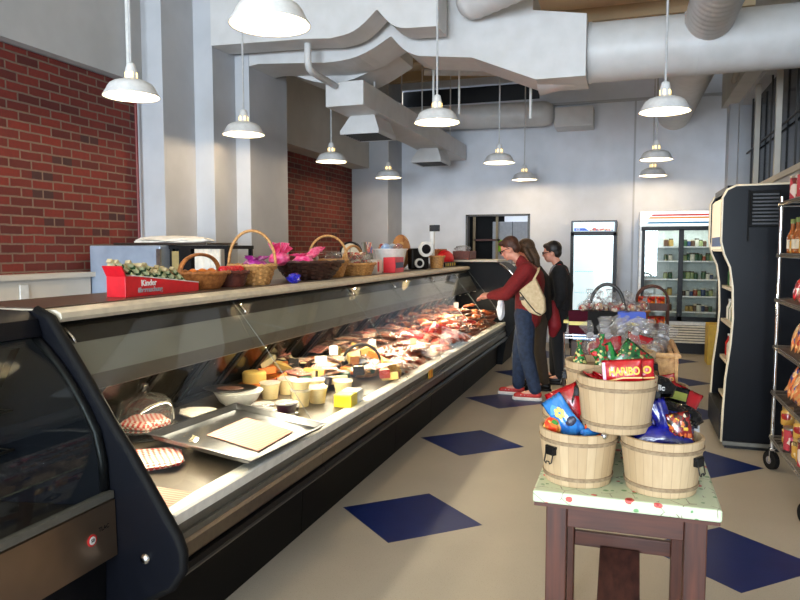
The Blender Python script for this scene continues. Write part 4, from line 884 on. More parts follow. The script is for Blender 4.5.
# ================================================================ OPEN BLACK MERCHANDISER (right)
t = thing('open_merchandiser', 'tall black open-front cooler with cream trim, seen from its side', 'cooler', (0, 6.0, 0))
fp = [(.74, .05), (.745, .30), (.755, .56), (.785, .85), (.795, 1.05), (.785, 1.3), (.76, 1.46), (.715, 1.56), (.69, 1.66), (.69, 2.0), (.72, 2.06), (.78, 2.09)]
side = [(1.45, .05)] + fp + [(1.45, 2.10)]
SB = M('blue_black_side', (5, 7, 14), .3, spec=.15)
B().prism(side, 1, 0, .035).out('side_panel', SB, t); B().prism(side, 1, .87, .905).out('side_panel', SB, t)
CRT = M('cream_trim', (226, 214, 190), .4)
for y in (-.002, .868): B().tube([(1.45, y + .018, 2.105)] + [(x, y + .018, z) for x, z in fp[::-1]], .014, 8, flat=1.1).out('trim_strip', CRT, t, smooth='all')
B().box(.74, 1.45, -.012, .0, .03, .06).out('bottom_trim', RAILM, t)
B().box(.76, 1.45, .02, .88, 0, .05).box(.72, .80, .035, .87, .06, .28).out('base', BLACK, t); B().box(1.40, 1.45, .035, .87, .05, 2.1).box(.72, 1.45, .035, .87, 2.05, 2.1).out('back_panel', SB, t)
hd = B().prism([(.70, 1.60), (.72, 1.58), (.72, 2.02), (.70, 2.0)], 1, .04, .865).out('light_header', M('warm_header', (240, 226, 200), .4, emit=(255, 236, 200), es=.5), t)
B().box(.698, .70, .1, .8, 1.62, 1.70).out('blue_strip', M('blue_strip', (60, 90, 160), .4), hd)
for z in (.30, .62, .95, 1.25): B().box(.80, 1.38, .04, .865, z, z + .025).out('shelf', CRT, t)
bx = B().box(.88, 1.09, -.03, 0, 1.77, 2.05).out('vent_box', BLACKM, t, bev=.004)
b = B()
for k in range(9): b.box(.895, 1.075, -.037, -.03, 1.79 + k * .028, 1.803 + k * .028)
b.out('vent_slat', M('slat_grey', (34, 35, 40), .5), bx)
B().box(.865, .88, -.01, 0, 1.66, 2.06).out('seam', BLACKM, t)
bt = [[thing('drink_bottle', '', 'bottle'), False, ''] for _ in range(3)]
for k, c in enumerate([(190, 40, 36), (60, 110, 60), (230, 225, 215)]):
    B().lathe([(.03, 0), (.033, .01), (.033, .12), (.014, .16), (.012, .19), (.0001, .19)], 14).out('bottle_body', M('bottle%d' % k, c, .2), bt[k][0], smooth=True); B().lathe([(.014, .188), (.014, .205), (.0001, .205)], 12).out('cap', WHITEG, bt[k][0])
for z, zn in ((.325, 'bottom'), (.645, 'second'), (.975, 'third'), (1.275, 'top')):
    for n in range(10): k = rnd.randrange(3); place(bt, k, (.86 + .01 * rnd.random(), 6.08 + n * .08, z), (0, 0, 0), '%s bottle on the %s shelf of the black open cooler' % (['red', 'green', 'white'][k], zn), '%s bottles on the %s shelf of the black cooler' % (['red', 'green', 'white'][k], zn), rnd.uniform(.8, 1.05))

# ================================================================ CHROME WIRE RACK ON WHEELS (right edge)
t = thing('wire_shelving', 'chrome wire shelving on casters at the right edge, loaded with groceries', 'shelf', (1.0, 4.42, 0)); RL, RW = 1.12, .44
for (x, y) in ((.012, .012), (RW - .012, .012), (.012, RL - .012), (RW - .012, RL - .012)):
    p = B().cyl((x, y, .15), (x, y, 1.97), .012, n=12).out('post', CHROME, t, smooth=True)
    c = B().cyl((x - .016, y - .008, .068), (x + .016, y + .008, .068), .068, n=28).out('caster_wheel', BLACKM, t, smooth=True)
    B().cyl((x - .020, y - .01, .068), (x + .020, y + .01, .068), .028, n=14).box(x - .02, x - .015, y - .02, y + .02, .06, .15).box(x + .015, x + .02, y - .02, y + .02, .06, .15).box(x - .02, x + .02, y - .02, y + .02, .14, .155).out('caster_fork', CHROME, c)
SZ = (.25, .58, .91, 1.25, 1.57, 1.93)
WIREM = M('wire_steel', (150, 146, 138), .3, .9)
for z in SZ:
    b = B()
    for zz in (z - .028, z - .004):
        b.tube([(0, 0, zz), (RW, 0, zz), (RW, RL, zz), (0, RL, zz)], .0035, 5, closed=True)
    for k in range(28): b.tube([(0, k * RL / 27, z - .002), (RW, k * RL / 27, z - .002)], .0022, 4)
    for k in range(28): b.tube([(0, k * RL / 27, z - .028), (0, (k + .5) * RL / 27, z - .004), (0, (k + 1) * RL / 27, z - .028)], .002, 4)
    b.out('wire_shelf', WIREM, t)
def rk(k): return [[thing(k[0], '', k[1]), False, ''] for _ in range(1)]
RB = spots('red_snack_print', (206, 30, 30), [(240, 180, 160), (250, 230, 200), (140, 10, 16)], 26, .3, .5, coat=.5); OB = spots('orange_pack_print', (216, 124, 66), [(236, 190, 130), (180, 60, 40), (60, 50, 120)], 20, .35, .5); SBM = spots('pasta_print', (226, 170, 110), [(230, 120, 70), (40, 60, 140), (244, 220, 180)], 18, .35, .5)
pr_ = []
t_ = thing('snack_packet', '', 'packet'); B().bag(.16, .2, .06, wob=.006, sd=1).out('packet_body', RB, t_, smooth='all'); pr_.append([t_, 0, ''])
t_ = thing('pasta_packet', '', 'packet'); B().bag(.13, .26, .05, wob=.004, sd=2).out('packet_body', OB, t_, smooth='all'); pr_.append([t_, 0, ''])
t_ = thing('biscuit_packet', '', 'packet'); B().bag(.15, .24, .05, wob=.004, sd=6).out('packet_body', SBM, t_, smooth='all'); pr_.append([t_, 0, ''])
t_ = thing('tall_tin', '', 'tin'); B().lathe([(.05, 0), (.052, .005), (.052, .15), (.0001, .15)], 20).out('tin_body', spots('tin_print', (180, 60, 70), [(220, 200, 190), (120, 190, 200), (110, 40, 40)], 18, .25, .5), t_, smooth=True); B().lathe([(.054, .15), (.054, .165), (.0001, .165)], 20).out('lid', STEEL, t_, smooth=True); pr_.append([t_, 0, ''])
t_ = thing('sauce_bottle', '', 'bottle'); B().lathe([(.03, 0), (.034, .01), (.034, .11), (.013, .16), (.012, .2), (.0001, .2)], 16).out('bottle_body', M('amber_sauce', (150, 80, 30), .15), t_, smooth=True); B().lathe([(.015, .2), (.015, .23), (.0001, .23)], 12).out('cap', GRN, t_); B().lathe([(.0346, .03), (.0346, .09)], 16).out('paper_label', CREAM, t_); pr_.append([t_, 0, ''])
t_ = thing('glass_jar', '', 'jar'); B().lathe([(.038, 0), (.042, .01), (.042, .09), (.032, .105), (.0001, .105)], 18).out('jar_body', spots('jar_food', (196, 150, 70), [(150, 40, 40), (226, 200, 150), (110, 90, 50)], 25, .15, .5), t_, smooth=True); B().lathe([(.036, .105), (.036, .125), (.0001, .125)], 18).out('lid', M('gold_lid', (200, 170, 110), .3, .6), t_, smooth=True); pr_.append([t_, 0, ''])
t_ = thing('jam_jar', '', 'jar'); B().lathe([(.034, 0), (.036, .01), (.036, .075), (.03, .085), (.0001, .085)], 18).out('jar_body', M('berry_jam', (90, 12, 36), .15), t_, smooth=True); B().lathe([(.034, .085), (.034, .10), (.0001, .10)], 18).out('lid', M('pink_lid', (220, 90, 150), .4), t_, smooth=True); pr_.append([t_, 0, ''])
RLAB = ['red snack packet', 'orange pasta packet', 'tan biscuit packet', 'tall red and silver tin', 'green-capped amber sauce bottle', 'glass jar with gold lid', 'dark berry jam jar with pink lid']
SN = ['bottom', 'second', 'third', 'fourth', 'fifth', 'top']; PL = [(5, 5, 6, 3), (1, 2, 1, 2), (2, 1, 2, 1), (0, 0, 0, 0), (4, 4, 5, 4), (3, 3, 4, 3)]
for si, z in enumerate(SZ):
    for row in range(2):
        st = (.095, .085, .105, .13, .085, .12)[si]; n = int((RL - .1) / st)
        for i in range(n):
            k = PL[si][(i + row) % 4]; y = 4.42 + .07 + i * st; x = 1.0 + .07 + row * .17
            rr_ = (0, 0, rnd.uniform(0, 6)) if k >= 3 else ((-.35 + rnd.uniform(-.15, .15), rnd.uniform(-.3, .3), -PI / 2 + rnd.uniform(-.3, .3)))
            place(pr_, k, (x + rnd.uniform(-.01, .01), y, z + .002), rr_, '%s on the %s shelf of the chrome rack' % (RLAB[k], SN[si]), '%ss, %s rack shelf' % (RLAB[k], SN[si]), rnd.uniform(.92, 1.06) * (.85 if k < 3 else 1))
            if si == 0 and k == 5 and row == 0 and i % 2: place(pr_, 5, (x, y, z + .128), (0, 0, 0), 'glass jar stacked on another on the bottom shelf of the chrome rack', 'stacked jars, bottom rack shelf')
# remove unused prototypes
# ================================================================ TABLE
TW = wood_mat('dark_table_wood', (88, 44, 26), (52, 24, 14), 2); TWX = wood_mat('dark_table_wood_x', (88, 44, 26), (52, 24, 14), 0); TWY = wood_mat('dark_table_wood_y', (74, 42, 34), (48, 26, 22), 1)
t = thing('wooden_table', 'dark wooden table with square legs under the buckets', 'table', (0, 2.44, 0), math.radians(0))
for (x0, x1, y0, z1) in ((-.262, -.19, .0, .70), (.195, .267, .0, .70), (-.262, -.205, .62, .70), (.195, .252, .62, .70)):
    B().box(x0, x1, y0, y0 + .065, 0, z1).out('leg', TW, t, bev=.004)
B().box(-.19, .195, .012, .04, .615, .70).out('apron', TWX, t, bev=.003); B().box(-.19, .195, .64, .665, .615, .70).out('apron', TWX, t, bev=.003)
B().box(-.25, -.22, .065, .62, .615, .70).out('side_rail', TWY, t, bev=.003); B().box(.225, .255, .065, .62, .615, .70).out('side_rail', TWY, t, bev=.003)
B().box(-.205, .195, .64, .665, .285, .35).out('rear_stretcher', TWX, t, bev=.003); B().box(-.205, .195, .02, .045, .06, .12).out('low_stretcher', TWX, t, bev=.003)
B().box(-.095, .07, -.0, .64, .285, .31, Matrix.Translation((0, .64, .31)) @ Matrix.Rotation(.42, 4, 'X') @ Matrix.Translation((0, -.66, -.31))).out('lower_plank', TWY, t, bev=.003)
B().box(-.30, .30, -.04, 1.28, .70, .712).out('table_top', TWX, t)
def cloth_mat():
    t = NT('floral_oilcloth'); base = s2l((204, 216, 184)); v = t.add('ShaderNodeTexVoronoi'); v.inputs['Scale'].default_value = 13; t.l(t.obj(), v.inputs['Vector'])
    w_ = t.noise(38, 2); d = t.math('ADD', v.outputs['Distance'], t.math('MULTIPLY', w_, .25)); fl = t.math('LESS_THAN', d, .33); core = t.math('LESS_THAN', d, .24)
    v2 = t.add('ShaderNodeTexVoronoi', feature='DISTANCE_TO_EDGE'); v2.inputs['Scale'].default_value = 13; mp = t.add('ShaderNodeMapping'); mp.inputs['Location'].default_value = (3.1, 1.7, .4); t.l(t.obj(), mp.inputs[0]); t.l(mp.outputs[0], v2.inputs['Vector'])
    vine = t.math('MULTIPLY', t.math('LESS_THAN', v2.outputs[0], .014), t.math('GREATER_THAN', t.noise(14), .5)); v3 = t.add('ShaderNodeTexVoronoi'); v3.inputs['Scale'].default_value = 24; t.l(mp.outputs[0], v3.inputs['Vector']); leaf = t.math('LESS_THAN', t.math('ADD', v3.outputs['Distance'], t.math('MULTIPLY', w_, .3)), .36)
    sp = t.add('ShaderNodeSeparateColor'); t.l(v.outputs['Color'], sp.inputs[0]); has = t.math('GREATER_THAN', sp.outputs[0], .12)
    c = t.mix(t.math('MULTIPLY', vine, .8), base, s2l((110, 90, 70))); c = t.mix(leaf, c, s2l((112, 158, 104))); c = t.mix(t.math('MULTIPLY', fl, has), c, s2l((206, 82, 74))); c = t.mix(t.math('MULTIPLY', core, has), c, s2l((172, 30, 34)))
    t.l(c, t.p.inputs['Base Color']); t.p.inputs['Roughness'].default_value = .3; return t.m
o = B().box(-.305, .305, -.045, 1.285, .712, .755).out('tablecloth', cloth_mat(), loc=(0, 2.44, 0), bev=.008); tag(o, 'mint floral oilcloth with red blossoms wrapped over the table top', 'tablecloth')
# rotate a hair like the photo
ZC = .7555
# ---------------------------------------------------------------- buckets
STV = stave_mat(); BAND = M('grey_brown_band', (156, 134, 104), .7, 0, (128, 106, 80), 60)
bk = None; BH = .192
def bucket(x, y, z, lab, rz=0, handle=True):
    global bk
    if bk is None:
        t = thing('wooden_bucket', lab, 'bucket', (x, y, z), rz)
        B().lathe([(.0001, .0), (.115, 0), (.118, .003), (.141, BH), (.139, BH + .002), (.130, BH + .002), (.129, BH - .002), (.109, .015), (.0001, .015)], 52).out('bucket_body', STV, t, smooth=True)
        for z0 in (.022, BH - .040):
            r0 = .118 + (.141 - .118) * z0 / BH; r1 = .118 + (.141 - .118) * (z0 + .014) / BH
            B().lathe([(r0 + .0005, z0), (r0 + .004, z0 + .001), (r1 + .004, z0 + .013), (r1 + .0005, z0 + .014)], 52).out('band', BAND, t, smooth=True)
        for s in (-1, 1):
            mm = Matrix.Rotation(0 if s > 0 else PI, 4, 'Z') @ Matrix.Translation((.138, 0, .118))
            hb = B().box(-.006, .012, -.020, .020, -.006, .022, mm).box(-.004, .008, -.024, .024, .016, .026, mm).out('handle_bracket', BLACK, t, bev=.002)
            b = B(); b.tube([tuple(mm @ Vector(q)) for q in [(.010, -.017, 0), (.017, -.017, -.03), (.017, -.008, -.036), (.017, -.006, -.028), (.017, .006, -.028), (.017, .008, -.036), (.017, .017, -.03), (.010, .017, 0)]], .0026, 6); b.out('wire_bail', M('dark_wire', (60, 56, 50), .4, .6), hb, smooth='all')
        bk = t; return t
    return dup(bk, (x, y, z), rz, lab)
h = math.radians
b1 = bucket(-.165, 2.575, ZC, 'pale wooden bucket at front left on the cloth, with gummy bags', h(-128)); bucket(.122, 2.565, ZC, 'pale wooden bucket at front right on the cloth, with deep blue bags', h(-35))
bucket(-.035, 2.60, ZC + BH + .004, 'top front wooden bucket, resting on the two front ones, with red gummy packets', h(5))
bucket(-.19, 2.89, ZC, 'lower left wooden bucket in the second row', h(-100)); bucket(.125, 2.88, ZC, 'lower right wooden bucket in the second row behind blue bags', h(-60))
bucket(-.105, 2.92, ZC + BH + .004, 'second-row upper wooden bucket with green patterned cones', h(0))
bucket(-.185, 3.20, ZC, 'lower left wooden bucket in the third row with a blue bag', h(-90)); bucket(.115, 3.20, ZC, 'lower right wooden bucket in the third row', h(-60))
bucket(-.02, 3.24, ZC + BH + .004, 'third-row upper wooden bucket behind the green cones', h(0)); bucket(-.15, 3.52, ZC, 'lower left wooden bucket in the last row', h(0)); bucket(.14, 3.52, ZC, 'lower right wooden bucket in the last row', h(0))
bucket(.0, 3.56, ZC + BH + .004, 'last-row upper wooden bucket with red packets under cellophane', h(0))
# ---------------------------------------------------------------- sweets in the buckets
ZT1 = ZC + BH; ZT2 = ZC + 2 * BH + .004
def packet(w_, h_, th, mt, loc, rot, lab, sd=0, nm='candy_bag', grp=None):
    t = thing(nm, lab, 'candy bag', loc, 0, grp); t.rotation_euler = rot; B().bag(w_, h_, th, wob=.003, sd=sd, nu=14, nv=10).out('bag_body', mt, t, smooth='all'); return t
HRED = M('glossy_red_pack', (176, 10, 22), .25, 0, (160, 8, 20), coat=.3); HY = M('logo_yellow', (226, 176, 20), .5); PKP = M('pink_strip', (240, 150, 190), .35); GOLD = M('gold_strip', (214, 160, 60), .4)
LBL = glassy('clear_window', (.95, .9, .9), 1.5, .1, .35)
def haribo(loc, rot, lab, s=1, full=True, sd=0):
    t = packet(.17, .085, .022, HRED, loc, rot, lab, sd); t.scale = (s,) * 3
    text('HARIBO' , .036, HY, t, (.008, -.0135, .045), (PI / 2, 0, 0), bold=.0012, sx=.98, label='yellow capital lettering')
    b = B().box(-.083, -.070, -.0095, -.0085, .004, .078); b.out('pink_strip', PKP, t)
    B().prism([(-.06, .014), (.0, .022), (.08, .020), (.08, .025), (.0, .027), (-.06, .019)], 1, -.0128, -.012).out('gold_line', GOLD, t); return t
haribo((-.010, 2.510, ZT2 - .018), (-.10, h(-6), 0), 'red gummy packet with yellow capital lettering, leaning upright at the front rim').scale = (.80, 1, 1.05)
t = packet(.10, .085, .02, HRED, (.048, 2.545, ZT2 - .016), (-.1, h(-5), .1), 'second red gummy packet peeking out right of the front one', 3)
text('O', .036, HY, t, (.022, -.0125, .047), (PI / 2, 0, 0), bold=.0012); B().box(-.0, .045, -.0112, -.0105, .018, .023).out('gold_line', GOLD, t)
for k in range(5): packet(.15, .09, .02, HRED, (-.06 + .02 * (k % 3), 2.60 + .02 * k, ZT2 - .05), (-1.2, .1 * k, .4 * k), 'red gummy packet lying flat inside the top front bucket', k, grp='flat red packets in the top bucket')
haribo((.160, 3.235, ZC + .235), (-.1, h(-14), .0), 'red packet with yellow lettering clipped on the end basket', .62)
GPR = spots('green_christmas_print', (14, 84, 36), [(10, 56, 24), (30, 120, 60), (150, 30, 30), (190, 180, 110)], 110, .25, .45, coat=.5)
for k, (x, y, hh, l) in enumerate([(-.185, 2.86, .12, 'green patterned sweet cone at the left rim of the second upper bucket'), (-.098, 2.84, .15, 'tallest green patterned sweet cone in the second upper bucket')]):
    t = thing('sweet_cone', l, 'candy bag', (x, y, ZT2 - .03)); B().lathe([(.0001, 0), (.032, .004), (.028, .03), (.012, hh * .7), (.006, hh * .75), (.014, hh), (.0001, hh)], 12, mod=lambda i, j, a: 1 + .12 * math.sin(3 * a + i)).out('cone_body', GPR, t, smooth='all')
packet(.13, .14, .04, GPR, (-.03, 2.86, ZT2 - .045), (-.2, h(38), .1), 'green patterned flat packet tilted beside the green cones', 5)
packet(.09, .11, .03, spots('green_red_print', (30, 120, 50), [(190, 30, 36), (20, 80, 40)], 45, .25, .5), (-.05, 2.87, ZT2 - .03), (-.1, h(-30), .1), 'green and red packet among the cones', 6)
packet(.11, .09, .03, HRED, (-.07, 3.16, ZT2 - .02), (-.2, h(-8), 0), 'red packet standing in the third-row upper bucket', 7); packet(.12, .08, .02, HRED, (.04, 3.48, ZT2 - .03), (-.3, h(15), 0), 'red packet in the last-row upper bucket', 8)
# front left bucket: red, light blue, orange bags
LB = spots('light_blue_print', (44, 120, 190), [(30, 96, 170), (84, 156, 210), (40, 112, 184)], 30, .25, .6, coat=.5)
packet(.13, .19, .05, HRED, (-.155, 2.63, ZT1 - .04), (.0, h(-26), .1), 'glossy red bag leaning out at the back of the front left bucket', 9)
t = packet(.085, .17, .035, LB, (-.165, 2.545, ZT1 - .03), (-.15, h(-38), 0), 'light blue gummy bag leaning left out of the front left bucket', 10)
b = B()
for k in range(6):
    a = k * 1.05; b.ball((.012 * math.cos(a) - .0, -.0185, .105 + .014 * math.sin(a)), .006, 1.2, .3, 1.7, 8)
b.out('star_print', M('print_yellow', (236, 206, 90), .4), t); B().ball((.015, -.012, .06), .022, 1, .4, .8, 10).out('cartoon_print', M('dark_print', (50, 50, 70), .4), t)
packet(.08, .09, .03, spots('clear_red_bag', (190, 70, 80), [(220, 150, 160), (200, 60, 60)], 50, .2, .5), (-.12, 2.66, ZT1 + .06), (0, h(-10), .3), 'pink and red bag behind the glossy red bag', 11)
t = packet(.09, .13, .04, M('orange_foil', (226, 84, 26), .25), (-.13, 2.53, ZT1 - .02), (-.9, h(75), .0), 'orange bag lying across the front left bucket', 12); packet(.04, .12, .03, LB, (-.15, 2.495, ZT1 - .012), (-.7, h(78), .15), 'narrow blue packet at the front rim of the front left bucket', 13)
o = crumple(91, spots('orange_candy', (220, 110, 40), [(230, 60, 30), (60, 140, 60), (240, 180, 90)], 60, .3, .5), r=.036, amp=.12).out('candy_bag', MC['orange_candy'], loc=(-.255, 2.56, ZT1 + .0)); tag(o, 'small orange and green candy pouch at the left rim of the front left bucket', 'candy bag')
o = B().ball((0, 0, 0), .012, n=10).out('silver_sweet', CHROME, loc=(-.07, 2.475, ZT1 - .0), smooth='all'); tag(o, 'tiny silver foil sweet at the rim of the front left bucket', 'candy')
# front right bucket: blue bags + spread
DBL = M('royal_blue_foil', (14, 22, 130), .18, 0, (6, 10, 70), 25, .01, coat=.5)
packet(.17, .15, .07, DBL, (.115, 2.60, ZT1 - .07), (-.1, h(8), 0), 'royal blue foil bag standing in the front right bucket', 14)
packet(.22, .10, .06, DBL, (.125, 2.53, ZT1 - .035), (-.9, h(0), .05), 'royal blue foil bag spilling along the front rim of the right bucket', 15)
packet(.06, .16, .03, DBL, (.150, 2.57, ZT1 - .03), (-.1, h(-18), .2), 'narrow pointed royal blue bag tip in the right bucket', 16)
packet(.08, .12, .03, spots('halloween_print', (120, 24, 22), [(206, 164, 50), (50, 14, 16), (30, 16, 14), (190, 96, 46), (200, 190, 160)], 80, .25, .45, coat=.4), (.195, 2.555, ZT1 - .035), (-.12, h(-12), .15), 'red and yellow printed pouch at the right of the blue bags', 17)
BKB = M('glossy_black_bag', (5, 5, 6), .15, 0, (14, 14, 16), 40, .012, spec=.35)
def crump_bag(x, y, z, sx, sy, sz, rot_, lab, sd, mt=None):
    t = thing('candy_bag', lab, 'candy bag', (x, y, z)); t.rotation_euler = rot_
    crumple(sd, mt or BKB, r=.07, sx=sx, sy=sy, sz=sz, amp=.16, n=16).out('bag_body', mt or BKB, t); return t
crump_bag(.150, 2.78, ZT1 + .045, 1.25, .8, .45, (0, .25, .1), 'long crumpled black bag above the blue bags', 201)
crump_bag(.225, 2.84, ZT1 + .01, .9, .8, .55, (0, .5, .2), 'crumpled black bag drooping at the right behind the printed pouch', 202)
t = crump_bag(.115, 2.92, ZT1 + .10, 1.0, .7, .7, (0, .1, .2), 'black bag with small white print stacked higher on the right', 203); text('lic', .03, WT, t, (0, -.066, .01), (PI / 2, 0, 0), bold=.001)
t = packet(.12, .08, .05, BKB, (.175, 2.98, ZT1 + .02), (-.3, h(14), .15), 'black pack with an olive label behind the black bags', 23); B().box(-.035, .045, -.028, -.026, .022, .055).out('olive_label', M('olive_label', (130, 136, 40), .5), t)
crump_bag(.10, 2.74, ZT1 + .02, .9, .7, .9, (0, 0, .4), 'crumpled black bag wedged between the top bucket and blue bag', 204)
packet(.10, .09, .05, M('white_plastic', (226, 230, 236), .3), (.225, 2.80, ZT1 - .05), (-.8, .4, .3), 'crumpled white plastic bag behind the right bucket', 25)
packet(.18, .08, .04, M('mustard_pack', (222, 176, 50), .4), (.185, 2.94, ZT1 - .03), (-1.0, h(12), .1), 'mustard yellow packet under the black bags', 26)
packet(.14, .12, .05, HRED, (.20, 3.06, ZT1 - .03), (-.5, h(25), 0), 'red packet on the right side of the third row', 27)
packet(.13, .10, .05, spots('brown_nut_bag', (92, 50, 40), [(130, 80, 60), (60, 30, 26), (200, 180, 170)], 40, .2, .5), (.14, 3.10, ZT1 - .01), (-.5, h(5), .2), 'brown clear bag of nuts above the black label bag', 28)
packet(.09, .11, .05, DBL, (-.20, 3.16, ZT1 - .03), (-.2, h(30), .2), 'blue bag in the third-row lower left bucket', 29)
# cellophane cones
cl = None
for k in range(22):
    x = .03 + .17 * ((k * 37) % 10) / 10; y = 3.45 + .50 * ((k * 23) % 11) / 11; x -= .03; z = ZT2 - .06 + .05 * (1 - abs(y - 3.65) * 1.6) - .35 * max(0, x - .05); ang = (rnd.uniform(-.9, .9), rnd.uniform(-1.1, 1.1), rnd.uniform(0, 6))
    if cl is None:
        cl = thing('cellophane_parcel', 'twisted cellophane parcel in the heap above the rear buckets', 'candy bag', (x, y, z), 0, 'cellophane sweet parcels'); rg = random.Random(5)
        B().lathe([(.0001, -.03), (.035, -.025), (.05, .0), (.042, .04), (.016, .075), (.012, .085), (.024, .12), (.03, .14)], 14, mod=lambda i, j, a: 1 + rg.uniform(-.18, .18)).out('cellophane_wrap', CELLO, cl)
        B().ball((0, 0, .0), .036, n=10).out('sweets', FOOD, cl); B().lathe([(.0165, .074), (.0165, .086)], 12).out('tie', M('silver_tie', (190, 190, 196), .3, .6), cl); cl.rotation_euler = ang
    else: dup(cl, (x, y, z), ang)
for k in range(6):
    dup(cl, (-.14 + .03 * k, 3.20 + .03 * (k % 3), ZT2 + .01), (rnd.uniform(-.6, .6), rnd.uniform(-.6, .6), k), 'clear cellophane parcel standing behind the green cones', 'cellophane parcels behind the cones')
t = thing('wicker_basket', 'rectangular light wooden basket hanging at the rear right of the buckets', 'basket', (.12, 3.30, ZC + .0))
b = B().box(-.04, .085, -.02, .0, .20, .36).box(-.04, .085, .46, .48, .20, .36).box(.065, .085, 0, .46, .20, .36).box(-.04, -.02, 0, .46, .2, .36).box(-.04, .085, 0, .46, .2, .21); b.out('basket_body', WL, t, bev=.004)
b = B().tube([(-.05, -.03, .37), (.095, -.03, .37), (.095, .49, .37), (-.05, .49, .37)], .012, 8, closed=True).box(-.05, -.035, -.035, -.02, 0, .37).box(.08, .095, -.035, -.02, 0, .37).box(.08, .095, .47, .49, 0, .37); b.out('rim', WL, t, smooth=True)

# ================================================================ LOW WIRE RACK WITH GIFT BASKET BEHIND
t = thing('wire_cart', 'low chrome wire stand behind the buckets at the left', 'rack', (-.58, 6.75, 0)); b = B()
for (x, y) in ((0, 0), (.68, 0), (0, .9), (.68, .9)): b.cyl((x, y, 0), (x, y, .80), .011, n=8)
for z in (.10, .45, .78):
    b.tube([(0, 0, z), (.68, 0, z), (.68, .9, z), (0, .9, z)], .006, 6, closed=True).tube([(0, 0, z - .03), (.68, 0, z - .03), (.68, .9, z - .03), (0, .9, z - .03)], .004, 6, closed=True)
    for k in range(18): b.tube([(k * .04, 0, z), (k * .04, .9, z)], .003, 4)
b.out('frame', CHROME, t)
for z, c, nm in ((.455, (52, 36, 32), 'dark brown carton on the middle tier of the low wire stand'), (.70, (110, 150, 200), None)):
    if nm: o = B().box(-.52, .05, 6.8, 7.5, z + .0, z + .26).out('carton', M('dark_carton', c, .6), bev=.01); tag(o, nm, 'box')
o = B().box(-.5, -.2, 6.82, 7.2, .10, .16).out('blue_packet', M('blue_white_pack', (120, 160, 210), .4), loc=(0, 0, .625)); tag(o, 'flat blue and white packet on the wire stand', 'packet')
t = thing('gift_basket', 'big dark basket with a tall black hoop handle, on the low wire stand', 'basket', (-.20, 6.98, .80))
B().lathe([(.17, 0), (.21, .20), (.215, .21), (.19, .205), (.0001, .15)], 30, sx=1.1).out('basket_body', WD, t, smooth=True); arch(B(), .165, .15, .46, 0, .011).out('handle', M('black_wire', (20, 18, 18), .4), t, smooth='all')
MAR = M('maroon_gift_bag', (60, 4, 24), .7, spec=.1); RB2 = M('royal_bag', (16, 62, 180), .35)
for (x, w_, mt, l) in ((-.54, .17, MAR, 'maroon gift bag with pale yellow stripe left of the black one'), (-.36, .26, BLACKM, 'black gift bag in the middle of the low wire stand'), (-.09, .24, RB2, 'bright blue gift bag with a yellow bow on the wire stand')):
    t = thing('gift_bag', l, 'bag', (x, 6.76, .79)); b = B(); b.add([(0, 0, 0), (w_, 0, 0), (w_, .12, 0), (0, .12, 0), (-.005, -.01, .22), (w_ + .005, -.01, .22), (w_, .13, .22), (0, .13, .22)], [(0, 3, 2, 1), (0, 1, 5, 4), (1, 2, 6, 5), (2, 3, 7, 6), (3, 0, 4, 7)])
    o = b.out('bag_body', mt, t); m = o.modifiers.new('s', 'SOLIDIFY'); m.thickness = .003
    if mt is MAR: B().box(.0, w_, -.008, -.003, .085, .12).out('pale_stripe', M('pale_yellow', (214, 200, 110), .5), t); B().box(-.05, .03, -.0, .1, .10, .125).out('pale_ribbon', MC['pale_yellow'], t)
    if mt is RB2: crumple(3, M('bow_yellow', (210, 190, 60), .3), r=.03, sx=1.8, sy=.5, sz=.6, amp=.3).out('bow', MC['bow_yellow'], t, loc=(.13, -.02, .11))
for k in range(12): dup(cl, (-.42 + .05 * k, 6.92 + .06 * (k % 3), 1.02 + .02 * (k % 2)), (rnd.uniform(-.8, .8), rnd.uniform(-.9, .9), k), 'clear cellophane parcel heaped in the hoop-handled gift basket', 'cellophane parcels in the gift basket', 1.2)
t = thing('wicker_basket', 'brown wicker basket at the right end of the low wire stand', 'basket', (.07, 7.05, .80)); b = wicker(B(), .08, .12, .20); b.out('basket_body', WM, t, smooth=True)

# ================================================================ PEOPLE
SKIN = M('skin', (206, 150, 128), .5, 0, (196, 136, 114), 12); HAIRB = M('brown_hair', (74, 40, 24), .6, 0, (50, 26, 16), 80, .004); HAIRD = M('black_hair', (16, 13, 12), .5, 0, (28, 22, 20), 80, .004); HAIRL = M('dark_blond_hair', (84, 60, 38), .6, 0, (40, 28, 20), 60, .006)
DENIM = M('blue_denim', (30, 46, 72), .85, 0, (20, 32, 54), 25); KNIT = M('dark_red_knit', (116, 8, 15), .85, 0, (96, 5, 11), 60, .003); BCLOTH = M('black_cloth', (12, 12, 14), .9, 0, (22, 22, 26), 20); SHOE = M('red_shoe', (190, 50, 44), .6); SOLE = M('white_sole', (220, 210, 200), .6)
def head(b, c, r=.095, f=(-1, 0, 0), tilt=0):
    """head with nose, brow, chin, ears; faces -X, pitched by tilt"""
    m = Matrix.Translation(c) @ Matrix.Rotation(-tilt, 4, 'Y')
    def ell(p, rx, ry, rz): b.ball((0, 0, 0), 1, rx, ry, rz, 16, m=m @ Matrix.Translation(p))
    ell((.012, 0, .02), .100, .077, .10); ell((-.035, 0, -.045), .058, .055, .068)
    ell((-.062, 0, -.085), .024, .026, .02)
    b.tube([tuple(m @ Vector(q)) for q in [(-.088, 0, .012), (-.108, 0, -.022), (-.092, 0, -.034)]], [.009, .014, .009], 8)
    for s in (-1, 1): ell((.008, s * .078, -.015), .018, .010, .030)
    ell((-.088, 0, -.055), .010, .022, .006); ell((-.086, 0, -.068), .010, .020, .007); ell((-.078, 0, .026), .018, .045, .010)
